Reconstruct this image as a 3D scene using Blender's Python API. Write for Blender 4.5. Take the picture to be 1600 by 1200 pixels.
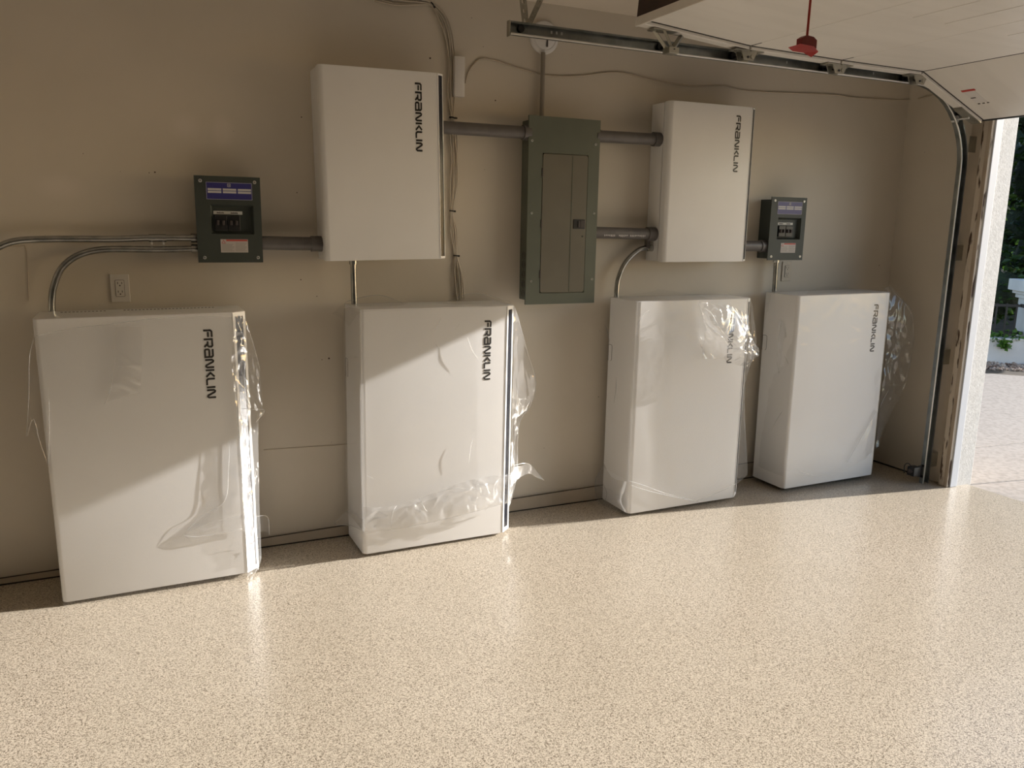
import bpy, bmesh, math, random
from mathutils import Vector, Matrix, noise

for o in list(bpy.data.objects):
    bpy.data.objects.remove(o, do_unlink=True)
SC = bpy.context.scene
COL = SC.collection
PI = math.pi

# ------------------------------------------------------------------ camera
CAM_POS = Vector((-0.7672, -3.8529, 1.5515))
YAW, PITCH, ROLL, FPX = 0.4348, -0.1950, 0.0181, 1271.87
_F = Vector((math.sin(YAW)*math.cos(PITCH), math.cos(YAW)*math.cos(PITCH), math.sin(PITCH)))
_R0 = Vector((math.cos(YAW), -math.sin(YAW), 0))
_U0 = _R0.cross(_F)
_R = math.cos(ROLL)*_R0 + math.sin(ROLL)*_U0
_U = -math.sin(ROLL)*_R0 + math.cos(ROLL)*_U0
cd = bpy.data.cameras.new('camera')
cam = bpy.data.objects.new('camera', cd)
COL.objects.link(cam)
M = Matrix((( _R.x, _U.x, -_F.x, CAM_POS.x), (_R.y, _U.y, -_F.y, CAM_POS.y), (_R.z, _U.z, -_F.z, CAM_POS.z), (0, 0, 0, 1)))
cam.matrix_world = M
cd.sensor_fit = 'HORIZONTAL'; cd.sensor_width = 36.0
cd.lens = FPX/1600*36.0
cd.clip_start = 0.02; cd.clip_end = 200
SC.camera = cam

# ------------------------------------------------------------------ light and exposure
SC.view_settings.view_transform = 'Standard'
SC.view_settings.look = 'None'
SC.view_settings.gamma = 1.0
SC.view_settings.use_curve_mapping = False
SC.view_settings.exposure = 0.0
SUN_DIR = Vector((-1.0, 0.152, -0.378)).normalized()
SUN_E = 11.2
SKY_E = 0.34
sl = bpy.data.lights.new('sun', 'SUN')
sl.energy = SUN_E; sl.angle = math.radians(0.6); sl.color = (1.0, 0.962, 0.918)
so = bpy.data.objects.new('sun', sl); COL.objects.link(so)
so.rotation_euler = SUN_DIR.to_track_quat('-Z', 'Y').to_euler()
so.location = (9, -3, 6)
W = bpy.data.worlds.new('world'); SC.world = W
W.use_nodes = True
nt = W.node_tree; nt.nodes.clear()
bg = nt.nodes.new('ShaderNodeBackground'); wo = nt.nodes.new('ShaderNodeOutputWorld')
sky = nt.nodes.new('ShaderNodeTexSky')
sky.sky_type = 'NISHITA'; sky.sun_disc = False
sky.sun_elevation = math.radians(20.5); sky.sun_rotation = math.radians(98.6)
nt.links.new(sky.outputs[0], bg.inputs[0]); bg.inputs[1].default_value = SKY_E
nt.links.new(bg.outputs[0], wo.inputs[0])

# ------------------------------------------------------------------ helpers
def at(u, v, y):
    """point of plane Y=y seen at (u,v)"""
    d = _F + (u-800)/FPX*_R - (v-600)/FPX*_U
    t = (y-CAM_POS.y)/d.y
    return CAM_POS + d*t

def obj(name, bm, mat, parent=None, loc=None, smooth=None, mats=None):
    bmesh.ops.recalc_face_normals(bm, faces=bm.faces)
    me = bpy.data.meshes.new(name)
    bm.to_mesh(me); bm.free()
    if mats:
        for m in mats: me.materials.append(m)
    else:
        me.materials.append(mat)
    if smooth is not None:
        me.polygons.foreach_set('use_smooth', [True]*len(me.polygons))
        if smooth < 179: me.set_sharp_from_angle(angle=math.radians(smooth))
    o = bpy.data.objects.new(name, me)
    COL.objects.link(o)
    if parent is not None: o.parent = parent
    if loc is not None: o.location = loc
    return o

def thing(name, label, cat, loc=(0, 0, 0), rot=(0, 0, 0), group=None):
    o = bpy.data.objects.new(name, None); COL.objects.link(o)
    o.empty_display_size = 0.05
    o.location = loc; o.rotation_euler = rot
    o['label'] = label; o['category'] = cat
    if group: o['group'] = group
    return o

def tag(o, label, cat, group=None, kind=None):
    o['label'] = label; o['category'] = cat
    if group: o['group'] = group
    if kind: o['kind'] = kind
    return o

def struct(o):
    o['kind'] = 'structure'; return o

def NB(): return bmesh.new()

def box(bm, a, b, bev=0.0, seg=2, mi=0):
    x0, y0, z0 = [min(p, q) for p, q in zip(a, b)]
    x1, y1, z1 = [max(p, q) for p, q in zip(a, b)]
    vs = [bm.verts.new(p) for p in ((x0,y0,z0),(x1,y0,z0),(x1,y1,z0),(x0,y1,z0),(x0,y0,z1),(x1,y0,z1),(x1,y1,z1),(x0,y1,z1))]
    fs = [bm.faces.new([vs[i] for i in q]) for q in ((0,3,2,1),(4,5,6,7),(0,1,5,4),(1,2,6,5),(2,3,7,6),(3,0,4,7))]
    for f in fs: f.material_index = mi
    if bev > 0:
        es = set(e for f in fs for e in f.edges)
        bmesh.ops.bevel(bm, geom=list(es), offset=bev, segments=seg, affect='EDGES', profile=0.5)
    return vs

def prism(bm, poly, axis, a, b, mi=0):
    """poly: 2D list; axis 'x','y','z' extrusion from a to b. 2D order: x->(y,z), y->(x,z), z->(x,y)"""
    def P(p, h):
        if axis == 'x': return (h, p[0], p[1])
        if axis == 'y': return (p[0], h, p[1])
        return (p[0], p[1], h)
    v0 = [bm.verts.new(P(p, a)) for p in poly]; v1 = [bm.verts.new(P(p, b)) for p in poly]
    n = len(poly); fs = []
    fs.append(bm.faces.new(v0)); fs.append(bm.faces.new(list(reversed(v1))))
    for i in range(n):
        j = (i+1) % n
        fs.append(bm.faces.new((v0[i], v1[i], v1[j], v0[j])))
    for f in fs: f.material_index = mi
    return v0, v1, fs

def rrect(x0, z0, x1, z1, r, n=4):
    pts = []
    for cx, cz, a0 in ((x1-r, z0+r, -90), (x1-r, z1-r, 0), (x0+r, z1-r, 90), (x0+r, z0+r, 180)):
        for i in range(n+1):
            a = math.radians(a0 + 90*i/n)
            pts.append((cx+r*math.cos(a), cz+r*math.sin(a)))
    return pts

def smooth_path(pts, n=6):
    """catmull-rom"""
    P = [Vector(p) for p in pts]
    if len(P) < 3: return P
    out = []
    for i in range(len(P)-1):
        p0 = P[i-1] if i > 0 else P[i]*2-P[i+1]
        p1, p2 = P[i], P[i+1]
        p3 = P[i+2] if i+2 < len(P) else P[i+1]*2-P[i]
        for k in range(n):
            t = k/n
            out.append(0.5*((2*p1)+(p2-p0)*t+(2*p0-5*p1+4*p2-p3)*t*t+(3*p1-p0-3*p2+p3)*t**3))
    out.append(P[-1])
    return out

def tube(bm, path, r, seg=12, cap=True, mi=0, prof=None):
    """sweep a circle (or closed 2D profile) along a path"""
    path = [Vector(p) for p in path]
    n = len(path); rings = []
    T0 = (path[1]-path[0]).normalized()
    up = Vector((0, 0, 1)) if abs(T0.z) < 0.9 else Vector((0, 1, 0))
    N = (up - T0*up.dot(T0)).normalized()
    for i in range(n):
        if i == 0: T = (path[1]-path[0])
        elif i == n-1: T = (path[-1]-path[-2])
        else: T = (path[i+1]-path[i]).normalized()+(path[i]-path[i-1]).normalized()
        T.normalize()
        N = (N - T*N.dot(T)).normalized(); B = T.cross(N)
        ri = r[i] if isinstance(r, (list, tuple)) else r
        if prof: ring = [bm.verts.new(path[i]+N*p[1]+B*p[0]) for p in prof]
        else: ring = [bm.verts.new(path[i]+(N*math.cos(2*PI*k/seg)+B*math.sin(2*PI*k/seg))*ri) for k in range(seg)]
        rings.append(ring)
    m = len(rings[0])
    for i in range(n-1):
        for k in range(m):
            f = bm.faces.new((rings[i][k], rings[i][(k+1) % m], rings[i+1][(k+1) % m], rings[i+1][k])); f.material_index = mi
    if cap:
        for q in (rings[0], list(reversed(rings[-1]))):
            f = bm.faces.new(q); f.material_index = mi
    return rings

def cyl(bm, a, b, r, seg=16, r2=None, mi=0):
    a, b = Vector(a), Vector(b)
    tube(bm, [a, b], [r, r if r2 is None else r2], seg, mi=mi)

# ------------------------------------------------------------------ materials
def mat(name, col, rough=0.5, metal=0.0, coat=0.0, spec=0.5):
    m = bpy.data.materials.new(name); m.use_nodes = True
    b = m.node_tree.nodes['Principled BSDF']
    b.inputs['Base Color'].default_value = (*col, 1)
    b.inputs['Roughness'].default_value = rough
    b.inputs['Metallic'].default_value = metal
    b.inputs['Coat Weight'].default_value = coat
    b.inputs['Specular IOR Level'].default_value = spec
    return m

def N(m, t): return m.node_tree.nodes.new(t)
def L(m, a, b): m.node_tree.links.new(a, b)

def noisy(name, c1, c2, scale, rough=0.6, detail=4.0, lo=0.4, hi=0.6, bump=0.0, bscale=60, metal=0.0, stretch=None, bdist=0.002):
    m = mat(name, c1, rough, metal)
    b = m.node_tree.nodes['Principled BSDF']
    tc = N(m, 'ShaderNodeTexCoord'); src = tc.outputs['Object']
    if stretch:
        mp = N(m, 'ShaderNodeMapping'); mp.inputs['Scale'].default_value = stretch
        L(m, src, mp.inputs[0]); src = mp.outputs[0]
    nz = N(m, 'ShaderNodeTexNoise'); nz.inputs['Scale'].default_value = scale; nz.inputs['Detail'].default_value = detail
    L(m, src, nz.inputs['Vector'])
    cr = N(m, 'ShaderNodeValToRGB')
    cr.color_ramp.elements[0].position = lo; cr.color_ramp.elements[0].color = (*c1, 1)
    cr.color_ramp.elements[1].position = hi; cr.color_ramp.elements[1].color = (*c2, 1)
    L(m, nz.outputs['Fac'], cr.inputs[0]); L(m, cr.outputs[0], b.inputs['Base Color'])
    if bump > 0:
        n2 = N(m, 'ShaderNodeTexNoise'); n2.inputs['Scale'].default_value = bscale; n2.inputs['Detail'].default_value = 6
        L(m, src, n2.inputs['Vector'])
        bp = N(m, 'ShaderNodeBump'); bp.inputs['Strength'].default_value = bump; bp.inputs['Distance'].default_value = bdist
        L(m, n2.outputs['Fac'], bp.inputs['Height']); L(m, bp.outputs[0], b.inputs['Normal'])
    return m

def wall_material():
    m = mat('painted_drywall', (0.5, 0.42, 0.33), 0.55)
    b = m.node_tree.nodes['Principled BSDF']
    tc = N(m, 'ShaderNodeTexCoord')
    n1 = N(m, 'ShaderNodeTexNoise'); n1.inputs['Scale'].default_value = 1.6; n1.inputs['Detail'].default_value = 5
    L(m, tc.outputs['Object'], n1.inputs['Vector'])
    r1 = N(m, 'ShaderNodeValToRGB')
    r1.color_ramp.elements[0].position = 0.3; r1.color_ramp.elements[0].color = (0.555, 0.505, 0.425, 1)
    r1.color_ramp.elements[1].position = 0.7; r1.color_ramp.elements[1].color = (0.615, 0.56, 0.475, 1)
    L(m, n1.outputs['Fac'], r1.inputs[0])
    # small scuffs and nail marks
    n2 = N(m, 'ShaderNodeTexNoise'); n2.inputs['Scale'].default_value = 26; n2.inputs['Detail'].default_value = 3
    L(m, tc.outputs['Object'], n2.inputs['Vector'])
    r2 = N(m, 'ShaderNodeValToRGB')
    r2.color_ramp.elements[0].position = 0.755; r2.color_ramp.elements[0].color = (0, 0, 0, 1)
    r2.color_ramp.elements[1].position = 0.80; r2.color_ramp.elements[1].color = (0.6, 0.6, 0.6, 1)
    L(m, n2.outputs['Fac'], r2.inputs[0])
    mx = N(m, 'ShaderNodeMixRGB'); mx.inputs[2].default_value = (0.12, 0.09, 0.06, 1)
    L(m, r2.outputs[0], mx.inputs[0]); L(m, r1.outputs[0], mx.inputs[1])
    # repaired pale spots
    last = mx.outputs[0]
    geo = N(m, 'ShaderNodeNewGeometry')
    for (px, pz, rx, rz) in ((-0.53, 1.93, 0.07, 0.06), (-0.38, 1.92, 0.05, 0.07), (-1.02, 1.66, 0.10, 0.06)):
        mp = N(m, 'ShaderNodeMapping'); mp.vector_type = 'POINT'
        mp.inputs['Scale'].default_value = (1/rx, 1, 1/rz)
        mp.inputs['Location'].default_value = (-px/rx, 0, -pz/rz)
        L(m, geo.outputs['Position'], mp.inputs[0])
        ln = N(m, 'ShaderNodeVectorMath'); ln.operation = 'LENGTH'; L(m, mp.outputs[0], ln.inputs[0])
        ad = N(m, 'ShaderNodeMath'); ad.operation = 'MULTIPLY_ADD'; ad.inputs[1].default_value = 1.6; ad.inputs[2].default_value = -0.8
        L(m, n1.outputs['Fac'], ad.inputs[0])
        sm = N(m, 'ShaderNodeMath'); sm.operation = 'ADD'; L(m, ln.outputs['Value'], sm.inputs[0]); L(m, ad.outputs[0], sm.inputs[1])
        rr = N(m, 'ShaderNodeMapRange'); rr.inputs[1].default_value = 1.1; rr.inputs[2].default_value = 0.4; rr.inputs[3].default_value = 0; rr.inputs[4].default_value = 0.45
        L(m, sm.outputs[0], rr.inputs[0])
        m2 = N(m, 'ShaderNodeMixRGB'); m2.inputs[2].default_value = (0.69, 0.62, 0.55, 1)
        L(m, rr.outputs[0], m2.inputs[0]); L(m, last, m2.inputs[1]); last = m2.outputs[0]
    L(m, last, b.inputs['Base Color'])
    n3 = N(m, 'ShaderNodeTexNoise'); n3.inputs['Scale'].default_value = 9; n3.inputs['Detail'].default_value = 8
    L(m, tc.outputs['Object'], n3.inputs['Vector'])
    bp = N(m, 'ShaderNodeBump'); bp.inputs['Strength'].default_value = 0.25; bp.inputs['Distance'].default_value = 0.006
    L(m, n3.outputs['Fac'], bp.inputs['Height']); L(m, bp.outputs[0], b.inputs['Normal'])
    return m

def floor_material():
    m = mat('epoxy_flake_floor', (0.5, 0.4, 0.3), 0.32, coat=0.35)
    b = m.node_tree.nodes['Principled BSDF']
    b.inputs['Coat Roughness'].default_value = 0.16
    tc = N(m, 'ShaderNodeTexCoord')
    # worm-like speckle: a distorted noise seen as an even mix of pale chips and brown gaps
    n1 = N(m, 'ShaderNodeTexNoise'); n1.inputs['Scale'].default_value = 200; n1.inputs['Detail'].default_value = 2.0
    n1.inputs['Distortion'].default_value = 1.6
    L(m, tc.outputs['Object'], n1.inputs['Vector'])
    r1 = N(m, 'ShaderNodeValToRGB'); e = r1.color_ramp.elements
    e[0].position = 0.425; e[0].color = (0.15, 0.118, 0.082, 1)
    e[1].position = 0.53; e[1].color = (0.62, 0.548, 0.445, 1)
    k = e.new(0.47); k.color = (0.41, 0.352, 0.28, 1)
    L(m, n1.outputs['Fac'], r1.inputs[0])
    n2 = N(m, 'ShaderNodeTexNoise'); n2.inputs['Scale'].default_value = 1.1; n2.inputs['Detail'].default_value = 3
    L(m, tc.outputs['Object'], n2.inputs['Vector'])
    r2 = N(m, 'ShaderNodeValToRGB')
    r2.color_ramp.elements[0].position = 0.3; r2.color_ramp.elements[0].color = (0.93, 0.92, 0.9, 1)
    r2.color_ramp.elements[1].position = 0.7; r2.color_ramp.elements[1].color = (1, 1, 1, 1)
    L(m, n2.outputs['Fac'], r2.inputs[0])
    mx = N(m, 'ShaderNodeMixRGB'); mx.blend_type = 'MULTIPLY'; mx.inputs[0].default_value = 1
    L(m, r1.outputs[0], mx.inputs[1]); L(m, r2.outputs[0], mx.inputs[2])
    L(m, mx.outputs[0], b.inputs['Base Color'])
    bp = N(m, 'ShaderNodeBump'); bp.inputs['Strength'].default_value = 0.18; bp.inputs['Distance'].default_value = 0.001
    L(m, n1.outputs['Fac'], bp.inputs['Height']); L(m, bp.outputs[0], b.inputs['Normal'])
    return m

def film_material(name='clear_plastic_film', haze=0.10, gl=0.9, base=0.05, cap=0.22):
    m = bpy.data.materials.new(name); m.use_nodes = True
    t = m.node_tree; t.nodes.clear()
    out = t.nodes.new('ShaderNodeOutputMaterial')
    tr = t.nodes.new('ShaderNodeBsdfTransparent'); tr.inputs[0].default_value = (0.97, 0.97, 0.97, 1)
    g = t.nodes.new('ShaderNodeBsdfGlossy'); g.inputs['Color'].default_value = (gl, gl, gl, 1); g.inputs['Roughness'].default_value = 0.10
    d = t.nodes.new('ShaderNodeBsdfDiffuse'); d.inputs[0].default_value = (0.85, 0.85, 0.85, 1)
    tl = t.nodes.new('ShaderNodeBsdfTranslucent'); tl.inputs[0].default_value = (0.85, 0.85, 0.85, 1)
    a = t.nodes.new('ShaderNodeMixShader'); a.inputs[0].default_value = 0.5
    t.links.new(d.outputs[0], a.inputs[1]); t.links.new(tl.outputs[0], a.inputs[2])
    fr = t.nodes.new('ShaderNodeLayerWeight'); fr.inputs[0].default_value = 0.5
    pw = t.nodes.new('ShaderNodeMath'); pw.operation = 'POWER'; pw.inputs[1].default_value = 4.0
    t.links.new(fr.outputs['Facing'], pw.inputs[0])
    ma = t.nodes.new('ShaderNodeMath'); ma.operation = 'MULTIPLY_ADD'; ma.inputs[1].default_value = 0.9; ma.inputs[2].default_value = base
    t.links.new(pw.outputs[0], ma.inputs[0])
    mu = t.nodes.new('ShaderNodeMath'); mu.operation = 'MINIMUM'; mu.inputs[1].default_value = cap
    t.links.new(ma.outputs[0], mu.inputs[0])
    b = t.nodes.new('ShaderNodeMixShader'); b.inputs[0].default_value = haze
    t.links.new(tr.outputs[0], b.inputs[1]); t.links.new(a.outputs[0], b.inputs[2])
    c = t.nodes.new('ShaderNodeMixShader')
    t.links.new(mu.outputs[0], c.inputs[0]); t.links.new(b.outputs[0], c.inputs[1]); t.links.new(g.outputs[0], c.inputs[2])
    t.links.new(c.outputs[0], out.inputs[0])
    return m

def leaf_material(name, c1, c2):
    m = noisy(name, c1, c2, 3.0, 0.4, 2, 0.35, 0.65)
    b = m.node_tree.nodes['Principled BSDF']
    t = m.node_tree
    tl = t.nodes.new('ShaderNodeBsdfTranslucent'); tl.inputs[0].default_value = (c2[0]*2.2, c2[1]*2.2, c2[2], 1)
    mx = t.nodes.new('ShaderNodeMixShader'); mx.inputs[0].default_value = 0.3
    out = [n for n in t.nodes if n.type == 'OUTPUT_MATERIAL'][0]
    t.links.new(b.outputs[0], mx.inputs[1]); t.links.new(tl.outputs[0], mx.inputs[2]); t.links.new(mx.outputs[0], out.inputs[0])
    return m

M_WALL = wall_material()
M_WALL2 = noisy('side_paint', (0.62, 0.60, 0.57), (0.66, 0.64, 0.6), 2.0, 0.8)
M_CEIL = noisy('ceiling_paint', (0.60, 0.54, 0.46), (0.66, 0.59, 0.5), 2.0, 0.7, bump=0.2, bscale=40)
M_FLOOR = floor_material()
M_CURB = noisy('curb_paint', (0.44, 0.38, 0.30), (0.5, 0.43, 0.34), 6, 0.6, bump=0.3, bscale=30)
M_DOOR = noisy('door_paint', (0.70, 0.66, 0.60), (0.74, 0.70, 0.64), 1.5, 0.42, bump=0.12, bscale=70, stretch=(1, 6, 1))
M_DARK = mat('door_seam_dark', (0.03, 0.025, 0.02), 0.7)
M_BROWN = noisy('dark_brown_seal', (0.035, 0.018, 0.012), (0.05, 0.026, 0.018), 8, 0.6)
M_GALV = noisy('galvanised_steel', (0.20, 0.215, 0.21), (0.33, 0.345, 0.34), 9, 0.36, 3, 0.35, 0.65, metal=0.9)
M_GALVD = noisy('galvanised_bracket', (0.30, 0.29, 0.25), (0.42, 0.40, 0.34), 12, 0.42, 3, 0.35, 0.65, metal=0.85)
M_EMT = noisy('steel_conduit', (0.30, 0.305, 0.30), (0.42, 0.42, 0.41), 14, 0.24, metal=0.95)
M_PVC = noisy('grey_plastic_conduit', (0.105, 0.097, 0.096), (0.125, 0.115, 0.112), 18, 0.42)
M_CAB = noisy('white_powder_coat', (0.795, 0.79, 0.785), (0.815, 0.81, 0.805), 3, 0.32)
M_LIP = mat('floor_lit_zinc_edge', (0.72, 0.71, 0.68), 0.35, metal=0.35)  # paler than the rail steel: the floor's reflection is put into the colour
M_PIPEP = mat('grey_painted_pipe', (0.24, 0.21, 0.175), 0.45)
M_FRAME = mat('bright_white_trim', (0.88, 0.88, 0.87), 0.28)
M_BLACKG = mat('dark_gloss_strip', (0.018, 0.02, 0.028), 0.14, coat=0.4)
M_LET = mat('dark_chrome_lettering', (0.035, 0.033, 0.032), 0.30, metal=0.35)
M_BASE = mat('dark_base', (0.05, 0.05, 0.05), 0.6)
M_PANEL = noisy('grey_green_enamel', (0.094, 0.106, 0.082), (0.106, 0.118, 0.092), 5, 0.42)
M_PDOOR = noisy('grey_brown_enamel', (0.125, 0.115, 0.088), (0.135, 0.125, 0.096), 5, 0.42)
M_DISC = noisy('dark_green_grey_enamel', (0.034, 0.042, 0.037), (0.040, 0.049, 0.043), 6, 0.55)
M_BLACK = mat('black_plastic', (0.012, 0.012, 0.013), 0.4)
M_BLUE = mat('blue_print', (0.034, 0.032, 0.17), 0.4)
M_PALE = mat('pale_print', (0.50, 0.49, 0.50), 0.5)
M_LBL = mat('white_label_tape', (0.62, 0.62, 0.60), 0.5)
M_RED = mat('red_print', (0.45, 0.04, 0.03), 0.5)
M_INK = mat('ink', (0.05, 0.04, 0.04), 0.6)
M_SCREW = mat('zinc_screw', (0.8, 0.8, 0.78), 0.3, metal=0.55)
M_WHITEP = mat('white_plastic', (0.66, 0.64, 0.62), 0.4)
M_OUTP = mat('outlet_plastic', (0.60, 0.57, 0.53), 0.35)
M_CABLE = mat('cream_cable', (0.52, 0.46, 0.38), 0.5)
M_WIREP = mat('painted_wire', (0.50, 0.43, 0.34), 0.55)
M_ROPE = mat('red_cord', (0.42, 0.03, 0.02), 0.6)
M_REDP = mat('red_plastic', (0.55, 0.035, 0.025), 0.35)
M_DRED = mat('dark_red_plastic', (0.20, 0.012, 0.012), 0.4)
M_WOOD = noisy('peeling_wood', (0.56, 0.49, 0.40), (0.07, 0.04, 0.025), 22, 0.75, 6, 0.555, 0.615, bump=0.6, bscale=50, stretch=(1.4, 1.4, 0.28), bdist=0.003)
M_WOOD2 = noisy('aged_trim', (0.46, 0.385, 0.30), (0.34, 0.27, 0.20), 9, 0.7, 5, 0.4, 0.6, bump=0.4, bscale=60, stretch=(1, 1, 0.3))
M_STUC = noisy('white_stucco', (0.60, 0.595, 0.58), (0.50, 0.495, 0.48), 60, 0.8, 4, 0.35, 0.65, bump=0.5, bscale=110, bdist=0.0025)
M_STOP = mat('white_door_stop', (0.50, 0.53, 0.58), 0.5)
M_CONC = noisy('driveway_concrete', (0.31, 0.272, 0.236), (0.22, 0.19, 0.163), 30, 0.85, 8, 0.42, 0.72, bump=0.5, bscale=120, bdist=0.002)
M_PWALL = noisy('white_garden_wall', (0.72, 0.70, 0.68), (0.66, 0.64, 0.62), 5, 0.8, bump=0.3, bscale=60)
M_STONE = noisy('gravel_stone', (0.22, 0.14, 0.10), (0.55, 0.43, 0.34), 7, 0.85, 2, 0.4, 0.6)
M_IRON = mat('black_iron', (0.015, 0.015, 0.016), 0.5)
M_LEAF = leaf_material('dark_leaves', (0.012, 0.032, 0.009), (0.035, 0.075, 0.016))
M_LEAF2 = leaf_material('ivy_leaves', (0.05, 0.12, 0.02), (0.10, 0.2, 0.04))
M_CORE = noisy('inner_shade_fill', (0.008, 0.018, 0.006), (0.016, 0.034, 0.01), 9, 0.8, bump=1.0, bscale=25, bdist=0.05)  # opaque filler, the dark between the leaves is put into its colour
M_BARK = noisy('bark', (0.05, 0.035, 0.025), (0.1, 0.07, 0.05), 12, 0.9)
M_SOIL = noisy('planting_soil', (0.06, 0.045, 0.03), (0.10, 0.075, 0.05), 6, 0.95)
M_FILM = film_material('clear_plastic_film', 0.035, base=0.04, cap=0.09)
M_FILMD = film_material('crumpled_plastic_film', 0.17, base=0.10, cap=0.5)
M_FOLD = film_material('film_fold', 0.50, base=0.15, cap=0.6)

# ------------------------------------------------------------------ the room
XR = 3.745      # inner face of the wall with the garage opening
XO = 3.90       # its outer face
HC = 2.62
XL, YF = -3.4, -6.6
b = NB(); box(b, (XL-0.1, YF-0.1, -0.15), (3.885, 0.05, 0)); o = struct(obj('floor', b, M_FLOOR))
b = NB(); box(b, (XL-0.1, YF-0.1, HC), (XO, 0.15, HC+0.15)); struct(obj('ceiling', b, M_CEIL))
b = NB(); box(b, (XL-0.1, 0, -0.15), (XO, 0.15, HC)); wb = struct(obj('wall_back', b, M_WALL))
b = NB(); box(b, (XL-0.15, YF, -0.1), (XL, 0, HC)); struct(obj('wall_left', b, M_WALL2))
b = NB(); box(b, (XL-0.15, YF-0.15, -0.1), (XO, YF, HC)); struct(obj('wall_front', b, M_WALL2))
YJ = -0.624     # return face of the opening
YK = -3.30
b = NB()
box(b, (XR, YJ+0.02, -0.12), (XO, 0, HC))
box(b, (XR, YJ+0.02, 2.32), (XO, YK, HC))
box(b, (XR, YF, -0.12), (XO, YK, HC))
struct(obj('wall_right', b, M_WALL))
# white stucco return and stop on the wall end
b = NB(); box(b, (XR+0.005, YJ, -0.02), (XO+0.02, YJ+0.022, 2.32), 0.003)
for i in range(0): pass
tr = struct(obj('trim_1', b, M_STUC))
b = NB(); box(b, (XR-0.025, YJ-0.008, 0.0), (XR+0.035, YJ+0.012, 2.31), 0.003); obj('door_stop', b, M_STOP, tr)
# jamb boards facing the room
t2 = struct(obj('trim_2', (lambda b: (box(b, (XR-0.045, YJ+0.001, 0.002), (XR-0.001, YJ+0.060, 2.31), 0.003), b)[1])(NB()), M_WOOD))
b = NB(); box(b, (XR-0.051, YJ-0.002, 0.002), (XR-0.046, YJ+0.022, 2.30), 0.002); obj('edge_board', b, M_WOOD2, t2)
b = NB(); box(b, (XR-0.022, YJ+0.064, 0.002), (XR-0.001, YJ+0.145, 2.36), 0.003); obj('painted_board', b, M_CURB, t2)
# far jamb
b = NB(); box(b, (XR-0.04, YK-0.022, -0.02), (XO+0.02, YK, 2.32), 0.003); struct(obj('trim_3', b, M_STUC))
# curb along the back wall, its top climbs to the right as in the photo
b = NB()
prism(b, [(XL, 0.0), (XR, 0.0), (XR, 0.118), (1.13, 0.076), (-0.25, 0.048), (-1.4, 0.030), (XL, 0.012)], 'y', -0.016, 0.001)
struct(obj('baseboard_back', b, M_CURB))
b = NB()
tube(b, [(XL, -0.017, 0.014), (-1.4, -0.017, 0.032), (-0.25, -0.017, 0.050), (1.13, -0.017, 0.078), (XR, -0.017, 0.119)], 0.0025, 5)
obj('caulk_line', b, M_DARK, bpy.data.objects['baseboard_back'])
b = NB(); box(b, (XL, -0.019, 0.0005), (XR, -0.0165, 0.006)); obj('floor_gap', b, M_DARK, bpy.data.objects['baseboard_back'])
b = NB(); box(b, (XR-0.010, -0.48, 0.0005), (XR-0.001, -0.02, 0.008)); struct(obj('baseboard_right', b, M_DARK))
# drywall joints: a thin seam proud of the wall
b = NB()
tube(b, smooth_path([at(412, 703, -0.001), at(470, 699, -0.001), at(548, 694, -0.001)]), 0.0022, 5)
tube(b, smooth_path([at(0, 386, -0.001), at(30, 385, -0.001), at(41, 392, -0.001), at(45, 470, -0.001)]), 0.0016, 5)
o = obj('drywall_seam', b, M_WIREP, wb)
# small nail holes and scuffs pressed into the paint
b = NB()
rnd = random.Random(3)
for (u, v, r) in ((242, 269, .006), (233, 270, .003), (188, 268, .002), (514, 560, .006), (503, 562, .003), (476, 562, .002), (757, 265, .003), (774, 157, .004), (700, 33, .002), (737, 28, .003), (672, 91, .005), (471, 183, .004), (464, 301, .003), (470, 437, .004), (560, 512, .002), (755, 73, .003), (495, 463, .003), (130, 240, .002), (365, 205, .002), (935, 620, .003), (850, 700, .002)):
    p = at(u, v, 0)
    cyl(b, (p.x, 0.001, p.z), (p.x, -0.0012, p.z), r*rnd.uniform(.5, .9), 7)
obj('nail_hole', b, M_SOIL, wb)['kind'] = 'stuff'

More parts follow.
